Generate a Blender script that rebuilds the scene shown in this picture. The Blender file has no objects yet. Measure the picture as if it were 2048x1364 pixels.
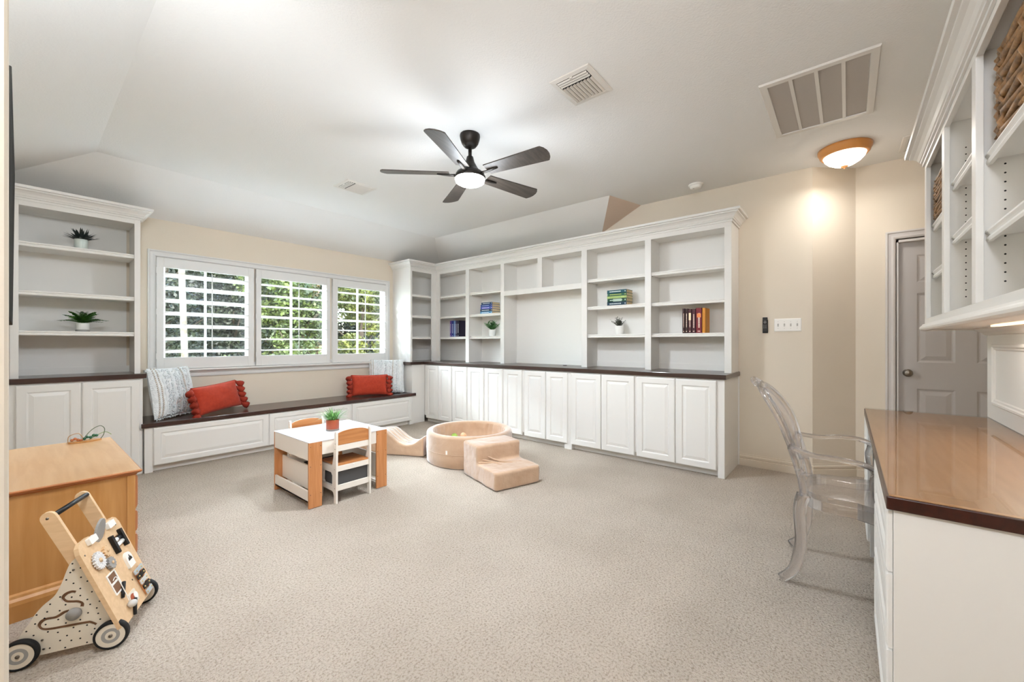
import bpy, bmesh, math, random
from mathutils import Vector, Matrix
from mathutils.geometry import tessellate_polygon
S = bpy.context.scene
C = S.collection
random.seed(7)
R = math.radians
PI = math.pi

# ------------------------------------------------------------------ camera, sky, exposure
cam = bpy.data.cameras.new('camera'); camo = bpy.data.objects.new('camera', cam); C.objects.link(camo)
cam.lens = 812.9/2048*36; cam.sensor_width = 36; cam.shift_y = 4.6/2048; cam.clip_start = .02
camo.location = (0, 0, 1.18); camo.rotation_euler = (R(90), 0, R(39.55-90))
S.camera = camo
S.view_settings.view_transform = 'Standard'; S.view_settings.look = 'None'
S.view_settings.gamma = 1; S.view_settings.use_curve_mapping = False
S.view_settings.exposure = 0.1
cy = S.cycles
cy.max_bounces = 14; cy.diffuse_bounces = 7; cy.glossy_bounces = 6; cy.transmission_bounces = 14; cy.transparent_max_bounces = 16
cy.use_denoising = True; cy.sample_clamp_indirect = 8; cy.caustics_refractive = False; cy.caustics_reflective = False

world = bpy.data.worlds.new('sky'); S.world = world; world.use_nodes = True
nt = world.node_tree; bg = nt.nodes['Background']
sky = nt.nodes.new('ShaderNodeTexSky'); sky.sky_type = 'NISHITA'; sky.sun_disc = False
sky.sun_elevation = R(42); sky.sun_rotation = R(200); sky.air_density = 1.2; sky.dust_density = 1.5
nt.links.new(sky.outputs[0], bg.inputs[0]); bg.inputs[1].default_value = 2.4

def lamp(name, kind, loc, energy, color=(1, 1, 1), rot=(0, 0, 0), **kw):
    l = bpy.data.lights.new(name, kind); l.energy = energy; l.color = color
    for k, v in kw.items(): setattr(l, k, v)
    o = bpy.data.objects.new(name, l); C.objects.link(o); o.location = loc; o.rotation_euler = rot
    return o
lamp('sun', 'SUN', (0, 0, 10), 3.2, (1, .94, .84), (R(48), 0, R(-200+180)), angle=R(1))
# room lamps: fan lamp, entry dome lamp, strip under the desk cabinets; the fill lights are added
FAN = (2.147, 2.181)
lamp('fan_lamp_light', 'AREA', (FAN[0], FAN[1], 2.352), 34, (.84, .92, 1), shape='DISK', size=.2)
lamp('fan_lamp_glow', 'POINT', (FAN[0], FAN[1], 2.23), 32, (.82, .91, 1), shadow_soft_size=.24)
lamp('entry_lamp_light', 'AREA', (4.2, .02, 2.572), 5.5, (1, .97, .93), shape='DISK', size=.22)
lamp('entry_lamp_glow', 'POINT', (4.2, .02, 2.52), .9, (1, .95, .87), shadow_soft_size=.10)
lamp('hall_fill_light', 'POINT', (-1.0, .25, 2.30), 3, (.9, .95, 1), shadow_soft_size=.3)  # added unseen fill in the hall, belongs to no fixture
lamp('bounce_fill_light', 'AREA', (.0, .15, 1.95), 8, (1, .98, .95), (R(180-38), 0, R(39.55-90)), shape='DISK', size=.9)  # added upward fill above the camera, brightens the ceiling
lamp('near_fill_light', 'AREA', (-.40, -.15, 2.40), 40, (.90, .94, 1), (R(68), 0, R(-46)), shape='DISK', size=.5)  # added soft fill behind the camera, aimed into the room
lamp('side_fill_light', 'AREA', (.12, 1.46, 2.20), 26, (.84, .92, 1), (R(60), 0, R(-16)), shape='DISK', size=.3)  # added fill out of view, lifts the left bookcase and window wall
lamp('daylight_fill', 'AREA', (2.2, 6.25, 2.75), 4200, (.86, .93, 1), (R(-38), 0, 0), shape='RECTANGLE', size=3.4, size_y=.9)  # added area panel outside above the windows, boosts the sky light coming in
lamp('strip_lamp_light', 'AREA', (2.2, -.50, 1.245), 3.6, (1, .90, .80), shape='RECTANGLE', size=1.1, size_y=.03)

# ------------------------------------------------------------------ materials
def hexc(h):
    h = h.lstrip('#'); v = [int(h[i:i+2], 16)/255 for i in (0, 2, 4)]
    return tuple((x/12.92 if x <= .04045 else ((x+.055)/1.055)**2.4) for x in v)
def mat(name, col, rough=.5, metal=0, spec=.5, noise=None, bump=None, sheen=0, coat=0, emit=None, trans=0, ior=1.45, grain=None, wave=None):
    m = bpy.data.materials.new(name); m.use_nodes = True; t = m.node_tree; b = t.nodes['Principled BSDF']
    c = hexc(col) if isinstance(col, str) else col
    b.inputs['Base Color'].default_value = (*c, 1); b.inputs['Roughness'].default_value = rough
    b.inputs['Metallic'].default_value = metal; b.inputs['Specular IOR Level'].default_value = spec
    b.inputs['Sheen Weight'].default_value = sheen; b.inputs['Sheen Roughness'].default_value = .45
    b.inputs['Coat Weight'].default_value = coat; b.inputs['Coat Roughness'].default_value = .06
    b.inputs['Transmission Weight'].default_value = trans; b.inputs['IOR'].default_value = ior
    if emit: b.inputs['Emission Color'].default_value = (*hexc(emit[0]), 1); b.inputs['Emission Strength'].default_value = emit[1]
    tc = t.nodes.new('ShaderNodeTexCoord')
    def nz(scale, detail=3, vec=None):
        n = t.nodes.new('ShaderNodeTexNoise'); n.inputs['Scale'].default_value = scale; n.inputs['Detail'].default_value = detail
        t.links.new(vec or tc.outputs['Object'], n.inputs['Vector']); return n
    def mp(sc):
        n = t.nodes.new('ShaderNodeMapping'); n.inputs['Scale'].default_value = sc
        t.links.new(tc.outputs['Object'], n.inputs['Vector']); return n.outputs[0]
    if noise:      # (scale, colour 2, lo, hi)
        n = nz(noise[0], 4); r = t.nodes.new('ShaderNodeValToRGB')
        r.color_ramp.elements[0].position = noise[2]; r.color_ramp.elements[1].position = noise[3]
        r.color_ramp.elements[0].color = (*hexc(noise[1]), 1); r.color_ramp.elements[1].color = (*c, 1)
        t.links.new(n.outputs[0], r.inputs[0]); t.links.new(r.outputs[0], b.inputs['Base Color'])
    if grain:      # (mapping scale, colour 2)
        n = nz(1, 5, mp(grain[0])); n.inputs['Distortion'].default_value = .35
        r = t.nodes.new('ShaderNodeValToRGB'); r.color_ramp.elements[0].position = .35; r.color_ramp.elements[1].position = .66
        r.color_ramp.elements[0].color = (*hexc(grain[1]), 1); r.color_ramp.elements[1].color = (*c, 1)
        t.links.new(n.outputs[0], r.inputs[0]); t.links.new(r.outputs[0], b.inputs['Base Color'])
    if bump:       # (scale, strength, distance)
        n = nz(bump[0], 3); bp = t.nodes.new('ShaderNodeBump'); bp.inputs['Strength'].default_value = bump[1]; bp.inputs['Distance'].default_value = bump[2]
        t.links.new(n.outputs[0], bp.inputs['Height']); t.links.new(bp.outputs[0], b.inputs['Normal'])
    return m
white = mat('white paint', 'e2e0dc', .38, bump=(40, .04, .001))
shelfw = mat('bookcase white paint', 'eae8e4', .5)
wallm = mat('beige wall paint', 'ded3c3', .75, bump=(160, .25, .002), noise=(1.2, 'dbd0bf', .3, .7))
ceilm = mat('ceiling paint', 'e8e7e5', .85, bump=(95, .55, .003))
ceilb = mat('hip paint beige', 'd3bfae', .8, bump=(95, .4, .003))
trimm = mat('trim paint', 'd9cdbc', .4)
doorm = mat('grey door paint', 'b8b3b0', .42)
casem = mat('door casing paint', 'cdc8c5', .42)
shut = mat('shutter paint', 'dcdbd9', .4)
louv = mat('louver paint', 'fbfbfa', .35)
cherry = mat('dark cherry wood', '3a1a12', .28, grain=((3, 60, 60), '2a110b'), coat=.3)
cherry2 = mat('dark walnut top', '3c2a23', .3, grain=((60, 3, 60), '2c1c16'), coat=.35)
deskwood = mat('desk wood', 'a77a55', .35, grain=((4, 40, 40), '98693f'), coat=.2)
deskedge = mat('desk edge wood', '3b160c', .3, grain=((3, 60, 60), '2b0e07'), coat=.3)
beech = mat('beech veneer', 'c4885a', .45, grain=((60, 60, 4), 'b27646'))
beechx = mat('beech veneer horizontal', 'c08350', .45, grain=((4, 60, 60), 'ad7040'))
maple = mat('honey maple', 'c39058', .36, grain=((26, 26, 2.2), 'b47f46'), coat=.15)
mapletop = mat('honey maple top', 'd2ab80', .36, grain=((30, 2.5, 30), 'c69b6f'), coat=.25)
mapleedge = mat('honey maple edge', 'a9683a', .35, coat=.2)
ply = mat('birch plywood', 'e0bf98', .5, grain=((10, 60, 60), 'd6b38b'))
plyedge = mat('plywood edge', 'c49a6f', .55)
cream = mat('cream painted plywood', 'e0d6c6', .55)
groove = mat('groove wood', '7d5a41', .6)
blk = mat('black', '0f0f10', .45)
blkrubber = mat('black rubber', '121213', .75)
bronze = mat('dark bronze', '2a2521', .4, metal=.6)
bladem = mat('dark oak blade', '4a423b', .45, grain=((4, 50, 50), '38312b'))
chrome = mat('chrome', 'c8c8c8', .18, metal=1)
nickel = mat('satin nickel', '8a8279', .28, metal=1)
greyp = mat('grey paint', '9a9895', .55)
lgreyp = mat('light grey paint', 'c4c1bd', .6)
whitep = mat('white plastic', 'f0eee9', .35)
ventw = mat('vent white metal', 'dcd8d2', .45)
ventd = mat('vent dark', '2c2a27', .8)
grillem = mat('perforated grille', 'b3aca5', .7, bump=(420, .5, .002))
seatgrey = mat('grey fabric bin', '4b4a4a', .85)
laminate = mat('white laminate', 'eef0f6', .16)
chairw = mat('cream laminate', 'e9e2d8', .42)
terra = mat('terracotta glaze', 'a44f33', .35)
potw = mat('white ceramic', 'e9e9e6', .35)
potm = mat('mint white ceramic', 'dde6e0', .4)
soil = mat('soil', '2a1d14', .95)
velvet = mat('beige velvet', 'c6a88d', .85, sheen=.9, noise=(7, 'ba9a7e', .3, .7), bump=(14, .45, .012))
velvet.node_tree.nodes['Principled BSDF'].inputs['Sheen Tint'].default_value = (.92, .95, 1, 1)
velvetw = mat('pale velvet top', 'e9e6e4', .8, sheen=.6, bump=(14, .3, .01))
redm = mat('rust linen', 'a8341a', .85, bump=(300, .3, .001), noise=(40, '9c2d15', .35, .65), sheen=.15)
redt = mat('rust tassel yarn', '8e2a18', .9, bump=(120, .5, .003))
knit = mat('white chunky knit', 'eff3f5', .95, bump=(60, .9, .010), noise=(30, 'dfe4e6', .3, .6))
knitl = mat('pale taupe stitching', 'd6cdc2', .95, bump=(80, .8, .006))
leafdark = mat('dark succulent leaf', '323a37', .5)
leafg = mat('fern leaf', '4f8436', .5, noise=(30, '36602a', .35, .6))
leafl = mat('bright grass leaf', '7fb05f', .5, noise=(40, '4d8441', .35, .65))
leafb = mat('boxwood leaf', '6da263', .5, noise=(50, '447a42', .35, .6))
leaft = mat('thyme leaf', '6a6e60', .6, noise=(50, '4b4f42', .4, .6))
wicker = mat('woven seagrass', '9b7348', .5, noise=(35, '5f452b', .35, .65))
wickerd = mat('dark seagrass', '5b472f', .6)
fruitring = mat('amber wood ring', 'd3914e', .4, coat=.3)
lampglass = mat('lamp glass', 'fff6e8', .3, emit=('fff0dc', 4.5))
fanglass = mat('fan lamp lens', 'ffffff', .3, emit=('fffdf8', 14))
steel = mat('pale steel', 'b9c3ca', .35, metal=.25)
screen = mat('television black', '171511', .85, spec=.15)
tapem = mat('white tag', 'f6f4f0', .6)
page = mat('book pages', 'd9c39c', .8)

# carpet
carpet = mat('beige carpet', 'c3b3a2', .98, spec=.1)
def _carpet():
    t = carpet.node_tree; b = t.nodes['Principled BSDF']; tc = t.nodes.new('ShaderNodeTexCoord')
    def N(s, d=4, rough=.6):
        n = t.nodes.new('ShaderNodeTexNoise'); n.inputs['Scale'].default_value = s; n.inputs['Detail'].default_value = d; n.inputs['Roughness'].default_value = rough
        t.links.new(tc.outputs['Object'], n.inputs['Vector']); return n
    a = N(105, 3, .7); bigr = N(1.3, 3); mid = N(42, 3, .7)
    r = t.nodes.new('ShaderNodeValToRGB'); e = r.color_ramp.elements
    e[0].position = .28; e[0].color = (*hexc('9a8977'), 1); e[1].position = .5; e[1].color = (*hexc('d0c4b6'), 1)
    x = e.new(.72); x.color = (*hexc('dbd0c4'), 1)
    t.links.new(a.outputs[0], r.inputs[0])
    r2 = t.nodes.new('ShaderNodeValToRGB'); r2.color_ramp.elements[0].position = .38; r2.color_ramp.elements[1].position = .6
    r2.color_ramp.elements[0].color = (.9, .895, .885, 1); r2.color_ramp.elements[1].color = (1, 1, 1, 1)
    t.links.new(bigr.outputs[0], r2.inputs[0])
    m = t.nodes.new('ShaderNodeMix'); m.data_type = 'RGBA'; m.blend_type = 'MULTIPLY'; m.inputs[0].default_value = 1
    t.links.new(r.outputs[0], m.inputs[6]); t.links.new(r2.outputs[0], m.inputs[7]); t.links.new(m.outputs[2], b.inputs['Base Color'])
    ad = t.nodes.new('ShaderNodeMath'); ad.operation = 'ADD'; t.links.new(a.outputs[0], ad.inputs[0]); t.links.new(mid.outputs[0], ad.inputs[1])
    bp = t.nodes.new('ShaderNodeBump'); bp.inputs['Strength'].default_value = .9; bp.inputs['Distance'].default_value = .02
    t.links.new(ad.outputs[0], bp.inputs['Height']); t.links.new(bp.outputs[0], b.inputs['Normal'])
_carpet()
def glassmat(name, col, clear):
    m = bpy.data.materials.new(name); m.use_nodes = True; t = m.node_tree; t.nodes.remove(t.nodes['Principled BSDF'])
    g = t.nodes.new('ShaderNodeBsdfGlass'); g.inputs['Color'].default_value = (*col, 1); g.inputs['Roughness'].default_value = .01; g.inputs['IOR'].default_value = 1.48
    tr = t.nodes.new('ShaderNodeBsdfTransparent'); tr.inputs['Color'].default_value = (*col, 1)
    mx = t.nodes.new('ShaderNodeMixShader'); mx.inputs[0].default_value = clear
    t.links.new(g.outputs[0], mx.inputs[1]); t.links.new(tr.outputs[0], mx.inputs[2]); t.links.new(mx.outputs[0], t.nodes['Material Output'].inputs[0])
    return m
acrylic = glassmat('clear acrylic', (.99, .985, .993), .32)
def paneglass(name, tint=(1, 1, 1), rough=.012):
    m = bpy.data.materials.new(name); m.use_nodes = True; t = m.node_tree; t.nodes.remove(t.nodes['Principled BSDF'])
    fr = t.nodes.new('ShaderNodeFresnel'); fr.inputs[0].default_value = 1.5
    gl = t.nodes.new('ShaderNodeBsdfGlossy'); gl.inputs['Roughness'].default_value = rough
    tr = t.nodes.new('ShaderNodeBsdfTransparent'); tr.inputs['Color'].default_value = (*tint, 1)
    mx = t.nodes.new('ShaderNodeMixShader')
    ge = t.nodes.new('ShaderNodeNewGeometry'); mm = t.nodes.new('ShaderNodeMath'); mm.operation = 'SUBTRACT'; mm.use_clamp = True
    t.links.new(fr.outputs[0], mm.inputs[0]); t.links.new(ge.outputs['Backfacing'], mm.inputs[1])
    t.links.new(mm.outputs[0], mx.inputs[0]); t.links.new(tr.outputs[0], mx.inputs[1]); t.links.new(gl.outputs[0], mx.inputs[2]); t.links.new(mx.outputs[0], t.nodes['Material Output'].inputs[0])
    return m
pane = paneglass('window glass', (.97, .99, .98), .3)
topglass = paneglass('desk glass', (.97, .985, .975))

# ------------------------------------------------------------------ mesh builder
class MB:
    def __init__(s): s.v = []; s.f = []; s.sm = []; s.mi = []
    def add(s, vs, fs, smooth=False, mi=0):
        n = len(s.v); s.v += [Vector(p) for p in vs]
        for f in fs: s.f.append([n+i for i in f]); s.sm.append(smooth); s.mi.append(mi)
        return s
    def box(s, a, b, mi=0):
        x0, y0, z0 = [min(a[i], b[i]) for i in range(3)]; x1, y1, z1 = [max(a[i], b[i]) for i in range(3)]
        return s.add([(x0,y0,z0),(x1,y0,z0),(x1,y1,z0),(x0,y1,z0),(x0,y0,z1),(x1,y0,z1),(x1,y1,z1),(x0,y1,z1)],
                     [(0,3,2,1),(4,5,6,7),(0,1,5,4),(1,2,6,5),(2,3,7,6),(3,0,4,7)], False, mi)
    def obox(s, c, size, rot=(0,0,0), mi=0):
        from mathutils import Euler
        M = Matrix.Translation(c) @ Euler(rot).to_matrix().to_4x4()
        h = [q/2 for q in size]; b = MB().box([-q for q in h], h)
        return s.add([M @ v for v in b.v], b.f, False, mi)
    def tube(s, path, r, seg=10, cap=True, flat=None, ref=None, mi=0, smooth=True, closed=False):
        P = [Vector(p) for p in path]; n = len(P); rr = r if isinstance(r, (list, tuple)) else [r]*n
        vs = []; up = Vector(ref) if ref else None; prev = None
        for i, p in enumerate(P):
            if closed: t = (P[(i+1) % n]-P[(i-1) % n])
            else: t = (P[min(i+1, n-1)]-P[max(i-1, 0)])
            t.normalize()
            if up is not None: a = up - t*up.dot(t)
            elif prev is None:
                q = Vector((0,0,1)) if abs(t.z) < .9 else Vector((1,0,0)); a = q - t*q.dot(t)
            else: a = prev - t*prev.dot(t)
            a.normalize(); prev = a; b = t.cross(a)
            fx = flat if flat else 1
            for k in range(seg):
                th = 2*PI*k/seg; vs.append(p + a*math.cos(th)*rr[i]*fx + b*math.sin(th)*rr[i])
        fs = []
        for i in range(n if closed else n-1):
            for k in range(seg):
                i2 = (i+1) % n
                fs.append((i*seg+k, i*seg+(k+1) % seg, i2*seg+(k+1) % seg, i2*seg+k))
        if cap and not closed: fs += [tuple(reversed(range(seg))), tuple(range((n-1)*seg, n*seg))]
        return s.add(vs, fs, smooth, mi)
    def cyl(s, p0, p1, r0, r1=None, seg=20, mi=0, smooth=True):
        return s.tube([p0, p1], [r0, r0 if r1 is None else r1], seg, True, mi=mi, smooth=smooth)
    def lathe(s, prof, c=(0,0,0), seg=28, mi=0, close=False):
        c = Vector(c); vs = []; fs = []; n = len(prof)
        for r, z in prof:
            for k in range(seg):
                th = 2*PI*k/seg; vs.append(c+Vector((r*math.cos(th), r*math.sin(th), z)))
        for i in range(n if close else n-1):
            j = (i+1) % n
            for k in range(seg): fs.append((i*seg+k, i*seg+(k+1) % seg, j*seg+(k+1) % seg, j*seg+k))
        if not close:
            if prof[0][0] > 1e-5: fs.append(tuple(reversed(range(seg))))
            if prof[-1][0] > 1e-5: fs.append(tuple(range((n-1)*seg, n*seg)))
        return s.add(vs, fs, True, mi)
    def prism(s, loops, O, U, V, t, mi=0, smooth=False):      # 2-D loops (first outer, rest holes), extruded along U x V by t
        O, U, V = Vector(O), Vector(U).normalized(), Vector(V).normalized(); N = U.cross(V)
        L = [[O+U*x+V*y for x, y in lp] for lp in loops]; flat = [p for lp in L for p in lp]; n = len(flat)
        tri = tessellate_polygon([[Vector((x, y, 0)) for x, y in lp] for lp in loops])
        fs = []
        for a, b, c in tri:
            nn = (flat[b]-flat[a]).cross(flat[c]-flat[a])
            if nn.dot(N) < 0: b, c = c, b
            fs.append((n+a, n+b, n+c)); fs.append((c, b, a))
        k = 0
        for lp in L:
            m = len(lp)
            for i in range(m):
                a, b = k+i, k+(i+1) % m; fs.append((a, b, n+b, n+a))
            k += m
        return s.add(flat+[p+N*t for p in flat], fs, smooth, mi)
    def rings(s, O, U, V, w, h, prof, fill=True, mi=0, back=False):   # nested rectangles: prof [(inset, depth)]
        O, U, V = Vector(O), Vector(U).normalized(), Vector(V).normalized(); N = U.cross(V)
        vs = []
        for i, d in prof:
            for x, y in ((i, i), (w-i, i), (w-i, h-i), (i, h-i)): vs.append(O+U*x+V*y+N*d)
        fs = []
        for k in range(len(prof)-1):
            for j in range(4): a = 4*k+j; b = 4*k+(j+1) % 4; fs.append((a, b, b+4, a+4))
        m = 4*(len(prof)-1)
        if fill: fs.append((m, m+1, m+2, m+3))
        if back: fs.append((3, 2, 1, 0))
        return s.add(vs, fs, False, mi)
    def panel(s, O, U, V, w, h, t=.019, fr=.055):
        f = min(fr, w*.24, h*.24)
        return s.rings(O, U, V, w, h, [(0, 0), (0, t-.005), (.003, t-.002), (.008, t), (f-.008, t), (f-.003, t-.003), (f, t-.008), (f+.004, t-.009), (f+.03, t-.002), (f+.033, t-.002)], back=True)
    def sweep(s, path, prof, closed=False, mi=0, side=1):     # path [(x,y)] horizontal, prof [(out, z)], out to the right of travel * side
        P = [Vector((p[0], p[1], 0)) for p in path]; n = len(P); vs = []
        for i, p in enumerate(P):
            def nr(a, b): t = (b-a).normalized(); return Vector((t.y, -t.x, 0))*side
            if closed or 0 < i < n-1:
                n1 = nr(P[(i-1) % n], p); n2 = nr(p, P[(i+1) % n]); m = (n1+n2).normalized(); m = m/max(.2, m.dot(n1))
            else: m = nr(P[0], P[1]) if i == 0 else nr(P[-2], P[-1])
            for o, z in prof: vs.append(p+m*o+Vector((0, 0, z)))
        k = len(prof); fs = []
        for i in range(n if closed else n-1):
            j = (i+1) % n
            for a in range(k): b = (a+1) % k; fs.append((i*k+a, j*k+a, j*k+b, i*k+b))
        if not closed: fs += [tuple(range(k)), tuple(reversed(range((n-1)*k, n*k)))]
        return s.add(vs, fs, False, mi)
    def blade(s, base, d, ln, w, bend=.3, seg=5, mi=0, tip=.05):
        d = Vector(d).normalized(); base = Vector(base); side = d.cross(Vector((0, 0, 1)))
        if side.length < .1: side = Vector((1, 0, 0))
        side.normalize(); vs = []
        hd = Vector((d.x, d.y, 0)); hd = hd.normalized() if hd.length > .01 else Vector((1, 0, 0))
        nrm = side.cross(d).normalized()
        for i in range(seg+1):
            t = i/seg; p = base+d*ln*t + (hd*.6-Vector((0, 0, 1)))*bend*ln*t*t
            ww = w*(math.sin(PI*min(1, .18+t*.82))**.8 if t < 1 else tip)
            vs += [p-side*ww/2, p+nrm*ww*.12, p+side*ww/2]
        fs = []
        for i in range(seg): a = 3*i; fs += [(a, a+1, a+4, a+3), (a+1, a+2, a+5, a+4)]
        return s.add(vs, fs, True, mi)

W = {}
def link(o): C.objects.link(o); return o
def empty(name, loc=(0,0,0), rz=0):
    o = link(bpy.data.objects.new(name, None)); o.location = loc; o.rotation_euler = (0, 0, rz); o.empty_display_size = .05
    W[o] = Matrix.Translation(loc) @ Matrix.Rotation(rz, 4, 'Z'); return o
def tag(o, label, cat, group=None, kind=None):
    if label: o['label'] = label
    if cat: o['category'] = cat
    if group: o['group'] = group
    if kind: o['kind'] = kind
    return o
def thing(name, label, cat, loc=(0,0,0), rz=0, group=None): return tag(empty(name, loc, rz), label, cat, group)
def build(mb, name, m, parent=None, world=True, bevel=0, kind=None, label=None, subd=0, fix=False):
    me = bpy.data.meshes.new(name)
    M = W[parent].inverted() if (parent is not None and world) else Matrix()
    me.from_pydata([tuple(M @ v) for v in mb.v], [], mb.f)
    me.polygons.foreach_set('use_smooth', mb.sm)
    for x in (m if isinstance(m, (list, tuple)) else [m]): me.materials.append(x)
    if any(mb.mi): me.polygons.foreach_set('material_index', mb.mi)
    if fix:
        b = bmesh.new(); b.from_mesh(me); bmesh.ops.recalc_face_normals(b, faces=b.faces); b.to_mesh(me); b.free()
    me.update()
    o = link(bpy.data.objects.new(name, me))
    if parent is not None: o.parent = parent; W[o] = W[parent]
    else: W[o] = Matrix()
    if bevel:
        bm = o.modifiers.new('edge', 'BEVEL'); bm.width = bevel; bm.segments = 2; bm.limit_method = 'ANGLE'; bm.angle_limit = R(35)
    if subd: sm = o.modifiers.new('soft', 'SUBSURF'); sm.levels = subd; sm.render_levels = subd
    if kind: o['kind'] = kind
    if label: o['label'] = label
    return o
def struct(mb, name, m, label=None, **k):
    o = build(mb, name, m, **k); o['kind'] = 'structure'
    if label: o['label'] = label
    return o
def children(o): return [c for c in bpy.data.objects if c.parent == o]
def dup(root, loc, rz=0, label=None, group=None, parent=None):
    kids = {}
    for c in bpy.data.objects:
        if c.parent: kids.setdefault(c.parent, []).append(c)
    def cp(o, par):
        n = link(o.copy()); n.parent = par
        for c in kids.get(o, []): cp(c, n)
        return n
    r = cp(root, parent); r.location = loc; r.rotation_euler = (0, 0, rz)
    if label: r['label'] = label
    if group: r['group'] = group
    return r

# ------------------------------------------------------------------ room shell
CE = 2.74
XL, XR, YW, XD = -.11, 4.47, 5.42, 4.74
JX = -.0138
struct(MB().add([(-2.5,-1.4,0),(5,-1.4,0),(5,5.6,0),(-2.5,5.6,0)], [(0,1,2,3)]).box((-2.5,-1.4,-.1),(5,5.6,-.001)), 'floor', carpet, 'beige cut pile carpet covering the whole room')
cm = MB()
zl, zw, zr = 2.527, 2.445, 2.508
A = (.395,4.72,CE); B = (3.92,4.72,CE); Cc = (3.96,1.935,CE); D = (XR,1.80,CE)
cm.add([(-2.5,-1.4,CE),(-2.5,1.2,CE),(.395,1.2,CE),A,B,Cc,D,(XR,.24,CE),(XD,-.055,CE),(XD,-1.4,CE)], [tuple(range(10))])
cm.add([A,B,(XR,5.27,zr),(XR,YW,zw),(XL,YW,zw),(XL,5.225,zl)], [(0,5,4,3,2,1)])
cm.add([A,(XL,5.225,zl),(XL,1.2,zl),(.395,1.2,CE)], [(0,1,2,3)])
cm.add([(-.11,1.2,zl),(.395,1.2,CE),(-.11,1.2,CE)], [(0,1,2)])
cm.add([B,(XR,5.27,zr),(XR,2.285,zr),Cc], [(0,1,2,3)])
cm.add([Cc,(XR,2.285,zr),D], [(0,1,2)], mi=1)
cm.box((-2.6,-1.5,CE+.02),(5,5.7,CE+.1))
struct(cm, 'ceiling', [ceilm, ceilb], 'textured white ceiling sloping down along three sides', fix=False)
# window wall with three openings
OP = [(.93,1.742), (1.82,2.662), (2.765,3.55)]; OZ = (.985,2.02)
wm = MB(); wm.box((XL-.1,YW,0),(XR+.1,YW+.15,OZ[0])); wm.box((XL-.1,YW,OZ[1]),(XR+.1,YW+.15,2.8))
xs = [XL-.1]+[q for o in OP for q in o]+[XR+.1]
for i in range(0, 8, 2): wm.box((xs[i],YW,OZ[0]),(xs[i+1],YW+.15,OZ[1]))
struct(wm, 'wall_back', wallm)
struct(MB().box((XR,.24,0),(XR+.12,YW,2.8)), 'wall_right', wallm)
d45 = MB(); d45.prism([[(XR,.24),(XD,-.055),(XD+.12,-.055),(XD+.12,.24)]], (0,0,0), (1,0,0), (0,1,0), 2.8); struct(d45, 'wall_corner', wallm)
dw = MB(); DY0, DY1 = -.32, -1.13; DZ = 2.055
dw.box((XD,-.055,0),(XD+.12,DY0,2.8)); dw.box((XD,DY1,0),(XD+.12,-1.4,2.8)); dw.box((XD,DY0,DZ),(XD+.12,DY1,2.8)); struct(dw, 'wall_entry', wallm)
struct(MB().box((3.43,-1.4,0),(5,-1.5,2.8)), 'wall_alcove', wallm)
struct(MB().box((-2.5,-.62,0),(3.43,-.75,2.8)).box((3.31,-.75,0),(3.43,-1.4,2.8)), 'wall_front', wallm)
struct(MB().box((XL,1.3,0),(XL-.12,YW,2.8)), 'wall_left', wallm)
struct(MB().box((-2.5,1.12,0),(JX,1.3,2.8)), 'wall_jamb', wallm, bevel=.012)
struct(MB().box((-2.62,-.75,0),(-2.5,1.3,2.8)), 'wall_hall', wallm)
# baseboards
bp = [(0,0),(.018,0),(.018,.062),(.010,.066),(.010,.073),(.016,.078),(.016,.092),(.006,.098),(.005,.112),(0,.112)]
struct(MB().sweep([(XR,.81),(XR,.24),(XD,-.055),(XD,-.25)], bp), 'baseboard_right', trimm)
struct(MB().sweep([(JX,1.3),(JX,1.12),(-2.4,1.12)], bp, side=-1), 'baseboard_left', trimm)
# door
def casing(O, U, V, w, h, cw, m, name):     # three-sided casing
    mb = MB(); U = Vector(U); V = Vector(V); N = U.cross(V); O = Vector(O)
    prof = [(0, 0), (0, .022), (.012, .024), (.02, .016), (.035, .014), (.05, .017), (cw-.004, .012), (cw, 0)]
    pts = [O-U*0, O+V*h, O+V*h+U*w, O+U*w]
    vs = []
    for k, (bx, bz) in enumerate(((0, 0), (0, h), (w, h), (w, 0))):
        for off, dep in prof:
            ins = off
            x = bx+(ins if bx == 0 else -ins); z = bz-(ins if bz == h else 0)
            vs.append(O+U*x+V*z+N*dep)
    k = len(prof); fs = []
    for i in range(3):
        for a in range(k-1): fs.append((i*k+a, i*k+a+1, (i+1)*k+a+1, (i+1)*k+a))
    mb.add(vs, fs); return struct(mb, name, m, fix=True)
casing((XD,-.25,0), (0,-1,0), (0,0,1), .94, 2.128, .066, casem, 'trim_2')
dj = MB(); dj.box((XD,DY0+.012,0),(XD+.11,DY0-.012,DZ)); dj.box((XD,DY1-.012,0),(XD+.11,DY1+.012,DZ)); dj.box((XD,DY0,DZ-.02),(XD+.11,DY1,DZ+.01)); struct(dj, 'trim_3', casem)
cw_ = (.81-.024-.115*3)/2
zr_ = [(.25,.80), (1.02,1.60), (1.69,1.92)]
ds = MB().box((XD+.0545,DY0-.012,.012),(XD+.082,DY1+.012,DZ-.02)); FD = XD+.045
ya_ = [DY0-.012, DY0-.012-.115, DY0-.012-.115-cw_, DY0-.012-.23-cw_, DY1+.012+.115, DY1+.012]
for q in (0, 2, 4): ds.box((FD,ya_[q],.012),(XD+.0546,ya_[q+1],DZ-.02))
zq = [.012]+[q for r_ in zr_ for q in r_]+[DZ-.02]
for q in range(0, len(zq), 2):
    for w_ in (1, 3): ds.box((FD,ya_[w_],zq[q]),(XD+.0546,ya_[w_+1],zq[q+1]))
droot = struct(ds, 'door_1', doorm)
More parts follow.
